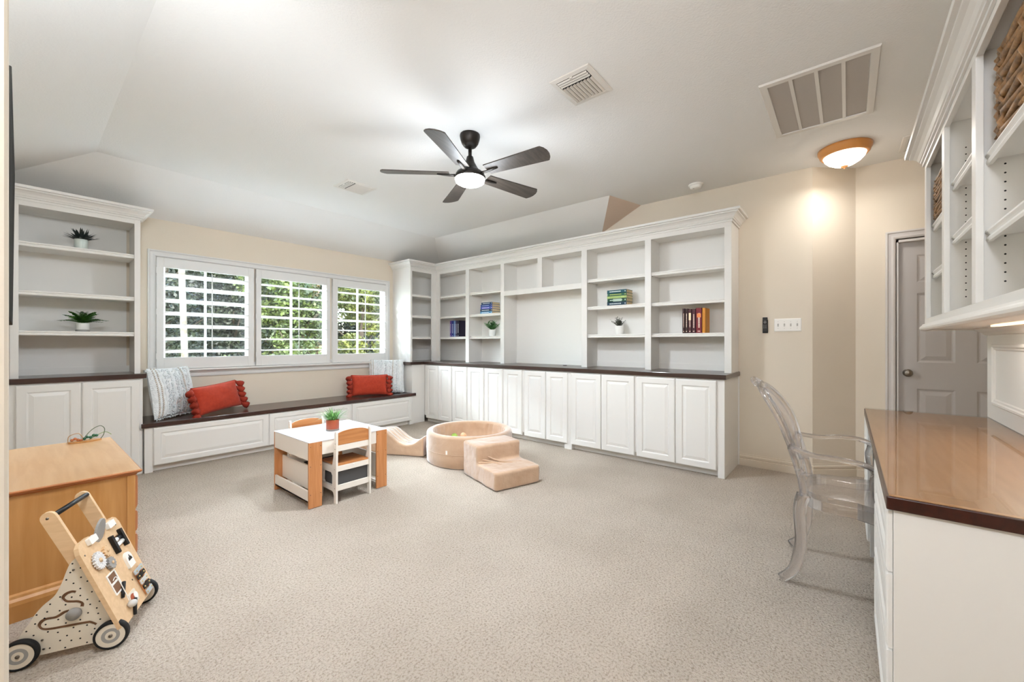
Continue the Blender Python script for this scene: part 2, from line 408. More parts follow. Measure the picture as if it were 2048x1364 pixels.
for (z0, z1) in zr_:
    for i in range(2):
        y0 = DY0-.012-.115-i*(cw_+.115)
        p = MB().rings((XD+.0435,y0,z0), (0,-1,0), (0,0,1), cw_, z1-z0, [(0,-.0015),(.012,-.0085),(.020,-.0095),(.052,-.001),(.055,-.001)])
        build(p, 'door_panel', doorm, droot, fix=False)
kn = MB(); K0 = Vector((XD+.045, DY0-.072, .93))
def latheX(mb, prof, c, sgn=-1, seg=20):
    t = MB().lathe(prof, (0,0,0), seg); mb.add([Vector((c[0]+sgn*v.z, c[1]+v.x, c[2]+v.y)) for v in t.v], t.f, True)
latheX(kn, [(.032,0),(.032,.006),(.026,.012),(.012,.014),(.011,.03),(.02,.036),(.028,.046),(.028,.056),(.02,.064),(.0,.066)], K0)
build(kn, 'door_knob', nickel, droot, label='satin nickel round knob')
# window casing, sill, shutters, sash, glass
WX0, WX1, WZ1 = .815, 3.60, 2.128
fr = MB(); prof = [(0,0),(0,.024),(.01,.027),(.02,.016),(.04,.014),(.055,.018),(.063,.014),(.065,0)]
fr.rings((WX0,YW,.90), (1,0,0), (0,0,1), WX1-WX0, WZ1-.90, prof, fill=False); struct(fr, 'trim_1', shut, fix=False)
sl = MB(); sl.sweep([(WX0-.03,YW),(WX0-.03,YW),(WX1+.03,YW)][1:], [(0,.825),(.016,.825),(.02,.838),(.02,.862),(.03,.872),(.038,.886),(.07,.890),(.076,.898),(.074,.912),(0,.912)]); struct(sl, 'trim_4', shut, fix=True)
SH = [(.878,1.752), (1.774,2.662), (2.700,3.556)]; YF = 5.372
for i, ((a, b), (oa, ob)) in enumerate(zip(SH, OP)):
    w = empty('window_%d' % (i+1), (a, YF, .915)); w['kind'] = 'structure'
    # sash frame and muntins in the recess
    sf = MB(); ya, yb = 5.50, 5.54
    sf.rings((oa,ya,OZ[0]), (1,0,0), (0,0,1), ob-oa, OZ[1]-OZ[0], [(0,0),(.028,0),(.034,-.012),(.04,-.02)], fill=False)
    mx = (oa+ob)/2-.02
    build(sf, 'window_sash', whitep, w, fix=False)
    mu = MB().box((mx-.008,5.505,OZ[0]),(mx+.008,5.53,OZ[1])); build(mu, 'muntin', whitep, w)
    if i: build(MB().box((oa,5.49,1.49),(ob,5.53,1.515)), 'meeting_rail', whitep, w)
    rv = MB().rings((oa+.001,YW+.001,OZ[0]+.001), (1,0,0), (0,0,1), ob-oa-.002, OZ[1]-OZ[0]-.002, [(0,0),(.004,-.0),(.004,-.12)], fill=False); build(rv, 'window_jamb', whitep, w)
    build(MB().box((oa,5.515,OZ[0]),(ob,5.519,OZ[1])), 'pane', pane, w)
    s = thing('plantation_shutter', ['white plantation shutter nearest the tall plant bookcase, louvers tilted most', 'middle white plantation shutter over the centre of the window bench', 'white plantation shutter nearest the corner bookcase'][i], 'shutter', (a, YF, .915), 0, 'shutters over the window bench')
    h = 2.055-.915; bw = .055 if i == 0 else .05
    oA, oB = (.935,1.69) if i == 0 else ((1.828,2.612) if i == 1 else (2.768,3.502))
    st = MB()
    st.box((a,YF,.915),(oA,YF+.03,2.055)); st.box((oB,YF,.915),(b,YF+.03,2.055))
    st.box((oA,YF,.915),(oB,YF+.03,1.035)); st.box((oA,YF,1.955),(oB,YF+.03,2.055))
    st.box((a,YF+.03,.915),(a+.03,YW-.002,2.055)); st.box((b-.03,YF+.03,.915),(b,YW-.002,2.055)); st.box((a,YF+.03,2.03),(b,YW-.002,2.055)); st.box((a,YF+.03,.915),(b,YW-.002,.94))
    build(st, 'shutter_frame', shut, s, bevel=.002)
    tilt = R(17) if i == 0 else R(3.5)
    n = 7
    lv = MB(); ln = oB-oA-.008; L = 14
    pr = [(.055*math.cos(2*PI*k/L), .0058*math.sin(2*PI*k/L)) for k in range(L)]
    lv.add([(x, y*math.cos(tilt), z-y*math.sin(tilt)) for x in (-ln/2, ln/2) for (y, z) in pr],
           [(k, (k+1) % L, L+(k+1) % L, L+k) for k in range(L)]+[tuple(reversed(range(L))), tuple(range(L, 2*L))], True)
    first = None
    for k in range(n):
        z = 1.098+k*.1305
        if first is None:
            first = build(lv, 'louver', louv, s, world=False); o = first
        else: o = link(first.copy()); o.parent = s
        o.location = ((oA+oB)/2-a, .015, z-.915)
    rod = MB().cyl(((oA+oB)/2+.02,YF-.042,1.10),((oA+oB)/2+.02,YF-.042,1.93), .0055, seg=8); build(rod, 'tilt_rod', shut, s)
    for z in (1.05, 1.5, 1.92): build(MB().box((a-.004,YF-.003,z-.03),(a+.004,YF+.01,z+.03)), 'hinge', shut, s)

# ------------------------------------------------------------------ outside: garden, trees
yard = mat('garden grass', '5b6b35', .95, noise=(3, '44502a', .4, .6), bump=(20, .5, .05))
struct(MB().add([(-25,6.5,-3.2),(30,6.5,-3.2),(30,45,-3.2),(-25,45,-3.2)], [(0,1,2,3)]), 'ground', yard)
bark = mat('pale bark', '77746a', .9, noise=(9, '4f4a40', .4, .6)); barkd = mat('dark bark', '3b3228', .95)
def leafmat(n, c, c2): return mat(n, c, .55, noise=(1.8, c2, .38, .62))
lm = [leafmat('green foliage', '485522', '1f2a10'), leafmat('dark foliage', '222b13', '10160a'), leafmat('autumn foliage', '5a4424', '30361a'), leafmat('yellow green foliage', '666a28', '2c3614')]
def tree(x, y, r, h, zc, m, n, label, tr=.12, bm=barkd, lsz=.11, seed=1):
    rnd = random.Random(seed)
    t = thing('tree', label, 'tree', (x, y, -3.2), 0, 'trees beyond the shuttered windows')
    k = MB(); k.tube([(x,y,-3.2),(x+.1,y,-1),(x-.05,y+.05,zc),(x+.05,y,zc+h*.6)], [tr*1.2,tr,tr*.85,tr*.3], 10)
    for j in range(7):
        an = rnd.uniform(0,2*PI); z0 = zc-h*.3+rnd.random()*h*.6
        k.tube([(x,y,z0),(x+math.cos(an)*r*.45,y+math.sin(an)*r*.45,z0+.5),(x+math.cos(an)*r*.85,y+math.sin(an)*r*.85,z0+.8)], [tr*.4,tr*.22,tr*.08], 6)
    build(k, 'trunk', bm, t)
    f = MB(); blobs = [(rnd.gauss(0,.45)*r, rnd.gauss(0,.45)*r, rnd.uniform(-1,1)*h*.8, rnd.uniform(.3,.55)*r) for _ in range(34)]
    vs = []; fs = []
    for _ in range(n):
        bx, by, bz, br = rnd.choice(blobs)
        d = Vector((rnd.gauss(0,1), rnd.gauss(0,1), rnd.gauss(0,1))).normalized()*br*rnd.random()**.4
        p = Vector((x+bx, y+by, zc+bz))+d
        u = Vector((rnd.gauss(0,1), rnd.gauss(0,1), rnd.gauss(0,1))).normalized(); v = u.cross(Vector((rnd.gauss(0,1), rnd.gauss(0,1), rnd.gauss(0,1)))).normalized()
        s_ = lsz*rnd.uniform(.6,1.3); q = len(vs)
        vs += [p-u*s_*.5, p+v*s_*.28, p+u*s_*.5, p-v*s_*.28]; fs.append((q,q+1,q+2,q+3))
    f.v = vs; f.f = fs; f.sm = [False]*len(fs); f.mi = [0]*len(fs)
    build(f, 'foliage', m, t, kind='stuff')
tree(4.75, 11.6, 1.0, 2.4, 1.3, lm[0], 18000, 'bushy green tree filling the view behind the middle shutter', seed=3)
tree(6.95, 11.9, 1.15, 2.4, 1.1, lm[3], 22000, 'yellow green leafy tree behind the shutter by the corner bookcase', seed=4)
tree(2.5, 14.4, 1.1, 2.8, 1.7, lm[1], 24000, 'dark green tree behind the shutter nearest the plants', seed=5)
tree(4.3, 15.0, 1.1, 2.8, 1.7, lm[1], 24000, 'second dark green tree between the pale trunk and the bushy green tree', seed=15)
tree(2.0, 9.95, .6, .8, 4.6, lm[0], 500, 'pale barked slim tree with a bare trunk close to the window', tr=.06, bm=bark, seed=6)
tree(6.5, 15.4, 1.2, 2.8, 1.4, lm[2], 18000, 'autumn tinted tree between the green and the yellow green tree', seed=8)
tree(8.7, 15.4, 1.3, 3.0, 1.5, lm[1], 18000, 'dark tree standing behind the yellow green one', seed=9)
tree(5.0, 21.0, 2.2, 4.2, 2.4, lm[1], 42000, 'dark tree forming the far backdrop behind the pale trunk', lsz=.26, seed=10)
tree(9.4, 21.0, 2.2, 4.2, 2.4, lm[1], 42000, 'dark tree forming the far backdrop beyond the middle shutter', lsz=.26, seed=12)
tree(13.6, 21.0, 2.2, 4.2, 2.4, lm[0], 36000, 'green tree at the far edge of the corner shutter view', lsz=.26, seed=11)

# ------------------------------------------------------------------ built-in base cabinets
CT = .905; BX = 3.895; BY = 4.93
def toe(mb, a, b): mb.box(a, b)
units = [(4.928,4.30,(4.888,4.61,4.599,4.313)), (4.30,3.985,None), (3.985,3.67,None), (3.67,3.345,None), (3.345,3.02,None)]
doorsB = [(4.875,4.600), (4.590,4.318), (4.292,4.008), (3.982,3.690), (3.664,3.360), (3.335,3.050), (3.010,2.702), (2.690,2.405), (2.355,1.998), (1.989,1.632), (1.608,1.240), (1.231,.886)]
ub = [(4.928,4.305), (4.305,3.677), (3.677,3.030), (3.030,2.378), (2.378,1.620), (1.620,.823)]
lab = ['white two door base cabinet in the inner corner', 'white two door base cabinet second from the inner corner', 'white base cabinet behind the ball pit, third from the corner', 'white base cabinet just past the ball pit, below the empty wide niche', 'white two door base cabinet under the green book stack', 'widest white two door base cabinet at the free end']
for i, (ya, yb) in enumerate(ub):
    t = thing('base_cabinet', lab[i], 'cabinet', (BX, (ya+yb)/2, 0), 0, 'base cabinets along the bookcase wall')
    c = MB(); c.box((BX,ya,.10),(XR-.002,yb,CT-.041))
    c.box((BX+.06,ya,0),(XR-.01,yb+(.03 if i == 5 else 0),.101))
    if i == 3: c.box((BX,yb+.075,0),(BX+.06,yb,.101))
    if i == 4: c.box((BX,ya,0),(BX+.06,ya-.02,.101))
    if i == 5: c.box((BX,yb+.055,0),(XR-.002,yb,.10))
    build(c, 'cabinet_body', white, t, bevel=.002)
    for (da, db) in doorsB[2*i:2*i+2]:
        p = MB().panel((BX,da,.066), (0,-1,0), (0,0,1), da-db, .852-.066, .02, .062)
        build(p, 'cabinet_door', white, t)
struct(MB().box((XR-.014,.823,.0),(XR-.0,.812,.86)), 'trim_5', white)
# corner return of base cabinets on the window wall
t = thing('corner_cabinet', 'narrow white cabinet end between window bench and corner doors', 'cabinet', (3.78,5.1,0))
build(MB().box((3.665,BY,0),(BX,YW-.002,CT-.041)), 'cabinet_body', white, t, bevel=.002)
# left base cabinet
t = thing('base_cabinet', 'white two door cabinet under the tall bookcase with plants', 'cabinet', (.32, BY, 0))
c = MB().box((XL+.002,BY,.10),(.71,YW-.002,CT-.041)).box((XL+.002,BY+.05,0),(.71,YW-.002,.101)).box((.66,BY,0),(.71,BY+.06,.101)); build(c, 'cabinet_body', white, t, bevel=.002)
for a, b in ((-.022,.322),(.331,.69)):
    build(MB().panel((a,BY,.066), (1,0,0), (0,0,1), b-a, .786, .02, .062), 'cabinet_door', white, t)
# counters
def slab(mb, loop, z0, z1): mb.prism([loop], (0,0,z0), (1,0,0), (0,1,0), z1-z0); return mb
ct = slab(MB(), [(3.62,BY-.022),(3.87,BY-.022),(3.87,.808),(XR-.001,.808),(XR-.001,YW-.001),(3.62,YW-.001)], .864, CT)
tag(build(ct, 'countertop', cherry2, bevel=.003), 'dark wood countertop running under the long white bookcase', 'countertop')
tag(build(MB().box((XL+.001,BY-.024,.864),(.733,YW-.001,CT)), 'countertop', cherry, bevel=.003), 'short dark cherry countertop under the bookcase with two plants', 'countertop')
tag(build(MB().cyl((4.3,2.70,CT),(4.3,2.70,CT+.006), .024, seg=20), 'cable_grommet', blk), 'small black cable grommet on the long dark countertop', 'grommet')

# ------------------------------------------------------------------ bookcases
def shelf_geo(mb, U0, U1, P0, depth_dir, zt, d, t=.022, lip=.036):
    pass
CRN = [(0,0),(.010,0),(.010,.013),(.006,.015),(.006,.019),(.018,.021),(.018,.030),(.024,.034),(.032,.050),(.046,.064),(.062,.072),(.062,.082),(.080,.084),(.082,.105),(0,.106)]
def shelf(parent, a, b, z, m=shelfw):      # a=(x0,y0) front-left, b=(x1,y1) opposite corner; box between; nose on the front side handled by caller
    pass
# long bookcase on the cabinet wall (face x = 4.15)
FX = 4.15; ZT = 2.30
t = thing('bookcase', 'long white built-in bookcase with crown moulding above the dark countertop', 'bookcase', (4.31, 2.9, CT))
build(MB().box((XR-.016,.83,CT),(XR-.002,YW-.01,ZT)), 'back_panel', shelfw, t)
divs = [(4.255,), (3.6,), (2.345,), (1.60,)]
ff = MB()
Zo, Zb = 2.252, CT
ff.box((FX,4.97,Zb),(FX+.02,4.891,ZT)); 
for a, b in ((4.309,4.239),(3.631,3.567),(2.383,2.311),(1.631,1.566),(.88,.82)): ff.box((FX,a,Zb),(FX+.02,b,Zo))
ff.box((FX,4.891,Zo),(FX+.02,.82,ZT)); ff.box((FX,3.567,1.817),(FX+.02,2.383,1.88)); ff.box((FX,3.012,1.88),(FX+.02,2.944,Zo))
build(ff, 'face_frame', white, t, bevel=.0015)
for a, b in ((4.283,4.265),(3.61,3.59),(2.356,2.338),(1.607,1.589)): build(MB().box((FX+.018,a,CT),(XR-.016,b,Zo+.02)), 'divider', shelfw, t)
build(MB().box((FX+.018,2.987,1.88),(XR-.016,2.969,Zo+.02)), 'divider', shelfw, t)
build(MB().box((FX+.003,.84,CT),(XR-.002,.8215,ZT-.001)), 'side_panel', white, t)
build(MB().box((FX+.018,4.93,Zo+.02),(XR-.016,.84,Zo+.035)), 'top_panel', shelfw, t)
build(MB().box((FX+.018,3.59,1.862),(XR-.016,2.356,1.88)), 'niche_shelf', shelfw, t)
bays = [(4.94,4.283), (4.265,3.61), (2.338,1.607), (1.589,.84)]
nose = lambda z: [(0,z-.036),(.01,z-.036),(.013,z-.03),(.013,z-.022),(.008,z-.018),(.008,z-.015),(.016,z-.011),(.016,z-.002),(.012,z),(0,z)]
for a, b in bays:
    for z in (1.28,1.60,1.915):
        s = MB().box((FX+.042,a-.003,z-.022),(XR-.018,b+.003,z))
        s.sweep([(FX+.043,a-.003),(FX+.043,b+.003)], nose(z), side=1); build(s, 'shelf', shelfw, t, fix=True)
for (a, b) in bays+[(3.59,2.356)]:
    build(MB().box((XR-.024,a,CT),(XR-.015,b,CT+.065)), 'back_rail', shelfw, t)
pn = MB()
for a, b in bays:
    for z in (1.28,1.60,1.915):
        for y, s_ in ((a,-1),(b,1)): pn.box((FX+.09,y+s_*.0,z-.034),(FX+.1,y+s_*.008,z-.022))
build(pn, 'shelf_pin', nickel, t, kind='stuff')
CB = 2.298
cr = MB().sweep([(3.668,YW),(3.668,4.97),(FX,4.97),(FX,.82),(XR,.82)], [(o, z+CB) for o, z in CRN], side=1)
# corner bookcase on the window wall (face y = 4.97)
t2 = thing('bookcase', 'narrow white corner bookcase beside the window, its shelves bare', 'bookcase', (3.9, 5.2, CT))
build(MB().box((3.668,YW-.016,CT),(XR-.02,YW-.002,ZT)), 'back_panel', shelfw, t2)
f2 = MB().box((3.668,4.97,CT),(3.70,4.99,ZT)).box((4.064,4.97,CT),(FX,4.99,ZT)).box((3.70,4.97,Zo),(4.064,4.99,ZT)); build(f2, 'face_frame', white, t2, bevel=.0015)
build(MB().box((3.668,4.988,CT),(3.686,YW-.016,ZT)), 'side_panel', white, t2)
build(MB().box((3.69,4.99,Zo+.02),(4.44,YW-.016,Zo+.035)), 'top_panel', shelfw, t2)
for z in (1.28,1.60,1.915):
    s = MB().box((3.688,5.006,z-.022),(4.44,YW-.018,z)); s.sweep([(4.12,5.006),(3.688,5.006)], nose(z), side=-1); build(s, 'shelf', shelfw, t2, fix=True)
build(MB().box((3.69,YW-.024,CT),(4.44,YW-.015,CT+.065)), 'back_rail', shelfw, t2)
build(cr, 'crown_molding', white, t, fix=True, bevel=.001)
# tall left bookcase with the plants
t3 = thing('bookcase', 'tall white built-in bookcase holding two potted plants', 'bookcase', (.3, 5.2, CT))
build(MB().box((XL+.002,YW-.016,CT),(.66,YW-.002,ZT)), 'back_panel', shelfw, t3)
f3 = MB().box((-.05,4.97,CT),(-.006,4.99,ZT)).box((.66,4.97,CT),(.70,4.99,ZT)).box((-.006,4.97,2.26),(.66,4.99,ZT)); build(f3, 'face_frame', white, t3, bevel=.0015)
build(MB().box((.682,4.988,CT),(.70,YW-.002,ZT)), 'side_panel', white, t3); build(MB().box((-.05,4.988,CT),(-.032,YW-.002,ZT)), 'side_panel', white, t3)
build(MB().box((-.03,4.99,2.28),(.68,YW-.016,2.295)), 'top_panel', shelfw, t3)
for z in (1.28,1.60,1.985):
    s = MB().box((-.03,5.006,z-.022),(.68,YW-.018,z)); s.sweep([(.662,5.006),(-.008,5.006)], nose(z), side=-1); build(s, 'shelf', shelfw, t3, fix=True)
build(MB().box((-.03,YW-.024,CT),(.68,YW-.015,CT+.06)), 'back_rail', shelfw, t3)
build(MB().sweep([(-.05,4.97),(.70,4.97),(.70,YW)], [(o, z+CB) for o, z in CRN], side=1), 'crown_molding', white, t3, fix=True, bevel=.001)
struct(MB().box((XL,5.0,CT),(-.05,5.02,2.4)), 'trim_6', white)

# ------------------------------------------------------------------ window bench
BF = 4.90
t = thing('window_bench', 'low white window bench with three drawers', 'bench', (2.2, BF, 0))
c = MB().box((.718,BF,.06),(3.665,YW-.002,.412)).box((.718,BF+.05,0),(3.665,YW-.002,.061))
for a, b in ((.718,.776),(3.60,3.665)): c.box((a,BF,0),(b,BF+.06,.061))
build(c, 'bench_body', white, t, bevel=.002)
for a, b in ((.778,1.728),(1.742,2.69),(2.71,3.628)): build(MB().panel((a,BF,.062), (1,0,0), (0,0,1), b-a, .343, .02, .055), 'drawer', white, t)
tag(build(slab(MB(), [(.695,BF-.022),(3.70,BF-.022),(3.70,BY-.0245),(3.6645,BY-.0245),(3.6645,YW-.001),(.7105,YW-.001),(.7105,BY-.0245),(.695,BY-.0245)], .413, .452), 'bench_board', cherry, bevel=.003), 'dark cherry seat board of the window bench', 'bench top')

# ------------------------------------------------------------------ desk side
YD = -.096
def desk_stack(x0, x1, label, near):
    t = thing('desk_cabinet', label, 'cabinet', ((x0+x1)/2, -.3, 0), 0, 'drawer cabinets under the desk')
    c = MB().box((x0,YD,.075),(x1,-.618,.729)).box((x0,YD-.05,0),(x1,-.618,.076)).box((x0,YD,0),(x0+.02,-.618,.076))
    build(c, 'cabinet_body', white, t, bevel=.0015)
    for z0, z1 in ((.555,.722),(.345,.547),(.082,.337)):
        build(MB().panel((x1-.004,YD+.001,z0), (-1,0,0), (0,0,1), x1-x0-.012, z1-z0, .0135, .04), 'drawer', white, t)
desk_stack(1.512, 2.18, 'white three drawer cabinet under the near end of the glass topped desk', 1)
desk_stack(2.99, 3.42, 'white three drawer cabinet under the far end of the glass topped desk', 0)
tag(build(MB().box((1.50,-.081,.729),(3.428,-.618,.765), 0), 'writing_desk', [deskedge], bevel=.003), 'dark brown wooden desk board carrying a sheet of glass', 'desk')
# lighter veneer surface seen through the glass belongs to the board
dt = bpy.data.objects['writing_desk']
build(MB().box((1.506,-.087,.7651),(3.422,-.60,.7658)), 'veneer', deskwood, dt, label='brown veneer surface')
tag(build(MB().box((1.503,-.084,.766),(3.425,-.600,.7715)), 'glass_top', topglass), 'clear glass sheet lying on the dark desk', 'glass top')
# panelled back above the desk
t = thing('backsplash', 'white panelled board between the desk and the wall cabinets', 'wall panel', (2.5, -.61, .772))
build(MB().box((1.3,-.600,.772),(3.432,-.619,1.262)), 'board', white, t)
for a in (3.30, 2.64, 1.98):
    p = MB().rings((a,-.600,.852), (-1,0,0), (0,0,1), .60, .325, [(0,0),(0,.006),(.006,.012),(.016,.012),(.022,.006),(.03,.006),(.034,.001),(.036,0)], fill=False)
    build(p, 'panel_molding', white, t)
build(MB().sweep([(3.432,-.600),(1.3,-.600)], [(0,1.262),(.05,1.262),(.05,1.254),(.035,1.246),(.02,1.236),(.012,1.226),(0,1.222)], side=1), 'cornice', white, t, fix=True)
build(MB().box((1.65,-.49,1.2535),(2.75,-.515,1.2605)), 'light_strip', mat('warm light strip', 'fff0dd', .4, emit=('ffdcb4', 1.5)), t)
# wall cabinets over the desk
UY = -.355
t = thing('wall_shelf_unit', 'white open shelf unit hung over the desk, holding woven baskets', 'shelf unit', (2.5, -.5, 1.262))
f = MB()
for a, b in ((3.44,3.385),(2.87,2.81),(2.25,2.19),(1.60,1.54)): f.box((a,UY,1.325),(b,UY-.02,2.21))
f.box((3.44,UY,2.21),(1.54,UY-.02,2.26)); f.box((3.44,UY,1.262),(1.54,UY-.02,1.325))
build(f, 'face_frame', white, t, bevel=.0015)
for x in (3.43,2.848,2.228,1.556): build(MB().box((x+.008,UY-.018,1.27),(x-.008,-.618,2.25)), 'divider' if x < 3.4 and x > 1.6 else 'side_panel', shelfw, t)
build(MB().box((3.438,UY-.018,1.262),(1.54,-.618,1.30)), 'bottom_panel', shelfw, t)
build(MB().box((3.438,UY-.018,2.235),(1.54,-.618,2.25)), 'top_panel', shelfw, t)
build(MB().box((3.438,-.608,1.27),(1.54,-.6185,2.25)), 'back_panel', shelfw, t)
build(MB().sweep([(3.44,-.618),(3.44,UY),(1.54,UY)], [(0,1.254),(.012,1.256),(.020,1.263),(.022,1.272),(.018,1.28),(.012,1.286),(.008,1.294),(0,1.296)], side=1), 'light_rail', white, t, fix=True)
build(MB().sweep([(3.44,-.618),(3.44,UY),(1.54,UY)], [(o, z+2.236) for o, z in CRN], side=1), 'crown_molding', white, t, fix=True, bevel=.001)
nose2 = lambda z: [(0,z-.04),(.012,z-.04),(.016,z-.032),(.014,z-.024),(.008,z-.02),(.012,z-.014),(.018,z-.008),(.017,z-.001),(.012,z),(0,z)]
SHV = {0: (3.422,2.856,(1.875,1.60)), 1: (2.84,2.236,(1.945,1.69)), 2: (2.22,1.564,(1.86,1.585))}
for k, (a, b, zs) in SHV.items():
    for z in zs:
        s = MB().box((a,UY-.045,z-.02),(b,-.606,z)); s.sweep([(a,UY-.045),(b,UY-.045)], nose2(z), side=1); build(s, 'shelf', shelfw, t, fix=True)
ph = MB()
for x in (2.84-.0003, 2.22-.0003, 3.422-.0003):
    for yy in (UY-.075, -.57):
        z = 1.40
        while z < 2.12:
            ph.add([(x, yy+.0032*math.cos(2*PI*j/8), z+.0032*math.sin(2*PI*j/8)) for j in range(8)], [tuple(range(8))]); z += .032
build(ph, 'pin_hole', blk, t, kind='stuff')

# woven baskets
def basket(x0, x1, y0, y1, z0, z1, label, rope):
    t = thing('basket', label, 'basket', ((x0+x1)/2, (y0+y1)/2, z0), 0, 'woven baskets over the desk')
    build(MB().box((x0+.012,y0-.012,z0+.002),(x1-.012,y1+.012,z1-.035)), 'basket_core', wickerd, t, bevel=.01)
    rows = max(4, int((z1-z0)/(rope*1.5))); cx, cyy = (x0+x1)/2, (y0+y1)/2; hw, hd = (x1-x0)/2, (y0-y1)/2
    def rr(s, q=1.0):      # rounded rectangle point at perimeter fraction s
        th = 2*PI*s; c, n = math.cos(th), math.sin(th); e = .35
        return cx+math.copysign(abs(c)**e, c)*hw*q, cyy+math.copysign(abs(n)**e, n)*hd*q
    m = MB(); N = 72
    for k in range(rows):
        z = z0+rope*.7+k*(z1-z0-rope*1.6)/(rows-1)
        pts = []
        for j in range(N):
            x, y = rr(j/N); w_ = math.sin(j*PI/2+(k % 2)*PI)*rope*.28
            pts.append((x+(x-cx)/hw*w_, y+(y-cyy)/hd*w_*.8, z+math.sin(j*PI/2)*rope*.12))
        m.tube(pts, rope*.62, 7, closed=True)
    build(m, 'weave_row', wicker, t, kind='stuff')
    st = MB()
    for j in range(24):
        x, y = rr((j+.5)/24, 1.03); pts = [(x+(math.sin(k*PI)*0), y, z0+.006+(z1-z0-.02)*k/7) for k in range(8)]
        pts = [(p[0]+(x-cx)/hw*rope*.5*math.cos(k*PI+j*PI), p[1]+(y-cyy)/hd*rope*.5*math.cos(k*PI+j*PI), p[2]) for k, p in enumerate(pts)]
        st.tube(pts, rope*.42, 6)
    build(st, 'upright_strand', wicker, t, kind='stuff')
    rim = MB()
    for q in (0, PI): rim.tube([(rr(j/60)[0]+math.cos(j*1.3+q)*rope*.35, rr(j/60)[1], z1-rope*.5+math.sin(j*1.3+q)*rope*.45) for j in range(60)], rope*.5, 7, closed=True)
    build(rim, 'rim', wicker, t)
basket(1.74, 2.15, -.398, -.58, 1.862, 2.165, 'woven seagrass basket on the top shelf nearest the desk end', .019)
basket(2.90, 3.36, -.385, -.58, 1.877, 2.10, 'round shouldered woven basket on the top shelf farthest over the desk', .014)

# clear acrylic armchair
t = thing('armchair', 'clear acrylic armchair with oval back facing the desk', 'chair', (2.645, .05, 0))
X0 = 2.645
def lp(*p): return [Vector((X0+a, b, c)) for a, b, c in p]
def smooth(pts, n=6):
    P = [Vector(p) for p in pts]; out = []
    for i in range(len(P)-1):
        p0 = P[max(i-1, 0)]; p1 = P[i]; p2 = P[i+1]; p3 = P[min(i+2, len(P)-1)]
        for k in range(n):
            u = k/n; out.append(.5*((2*p1)+(p2-p0)*u+(2*p0-5*p1+4*p2-p3)*u*u+(3*p1-p0-3*p2+p3)*u**3))
    out.append(P[-1]); return out
def yb(z): return .16+.14*max(0, (z-.45))/.5+.08*max(0, (z-.72)/.24)**2     # recline of the back
se = MB(); ol = []
for k in range(40):
    th = 2*PI*k/40; c, s_ = math.cos(th), math.sin(th)
    x = math.copysign(abs(c)**.45, c)*(.25+.035*(-s_ if s_ < 0 else 0)); y = math.copysign(abs(s_)**.55, s_)*.205
    ol.append((X0+x*(1 if y < 0 else .86), -.035+y))
se.prism([ol], (0,0,.425), (1,0,0), (0,1,0), .026)
build(se, 'seat', acrylic, t, bevel=.006)
ap = MB(); inn = [((x-X0)*.95+X0, (y+.035)*.95-.035) for x, y in ol]
ap.prism([ol, inn], (0,0,.375), (1,0,0), (0,1,0), .049); build(ap, 'apron', acrylic, t)
for s_ in (-1, 1):
    leg = smooth(lp((.195*s_,.165,.44),(.20*s_,.182,.36),(.20*s_,.178,.2),(.212*s_,.205,.07),(.226*s_,.256,.010)), 6)
    n = len(leg); build(MB().tube(leg, [.031-.010*i/n for i in range(n)], 14, ref=(1,0,0), flat=.8), 'leg', acrylic, t)
    fl = smooth(lp((.262*s_,-.16,.43),(.266*s_,-.165,.25),(.262*s_,-.158,.008)), 6)
    build(MB().tube(fl, [.025-.009*i/len(fl) for i in range(len(fl))], 12), 'leg', acrylic, t)
    post = smooth(lp((.19*s_,.165,.43),(.185*s_,.175,.5),(.178*s_,yb(.58),.58),(.186*s_,yb(.66),.66)), 5)
    build(MB().tube(post, .017, 10), 'back_post', acrylic, t)
    arm = smooth(lp((.19*s_,yb(.66)+.004,.665),(.245*s_,.13,.648),(.285*s_,.04,.655),(.305*s_,-.05,.650),(.30*s_,-.095,.628),(.285*s_,-.088,.58),(.272*s_,-.10,.50),(.262*s_,-.15,.44)), 5)
    build(MB().tube(arm, .0165, 12, ref=(0,0,1), flat=.75), 'armrest', acrylic, t)
ring = []; 
for k in range(44):
    th = 2*PI*k/44; z = .765+.185*math.sin(th); ring.append((X0+.192*math.cos(th), yb(z), z))
build(MB().tube(ring, .019, 10, closed=True), 'back_frame', acrylic, t)
pn = MB(); vs = []
for k in range(44):
    th = 2*PI*k/44
    for q, dy in ((1,.0),(1,.006)): z = .765+.17*math.sin(th)*q; vs.append((X0+.177*math.cos(th), yb(z)+dy-.003, z))
c0 = len(vs); vs += [(X0, yb(.765)-.003, .765), (X0, yb(.765)+.003, .765)]
fs = []
for k in range(44): a = 2*k; b = 2*((k+1) % 44); fs += [(a, b, c0), (b+1, a+1, c0+1)]
pn.add(vs, fs, True); build(pn, 'back_panel', acrylic, t)
cr_ = smooth(lp((-.06,yb(.955)+.008,.955),(-.03,yb(.97)+.012,.972),(0,yb(.975)+.012,.978),(.03,yb(.97)+.012,.972),(.06,yb(.955)+.008,.955)), 4)
build(MB().tube(cr_, .016, 10), 'crest', acrylic, t)
build(MB().tube(smooth(lp((-.185,.178,.54),(0,.19,.575),(.185,.178,.54)), 6), .013, 8), 'back_rail', acrylic, t)

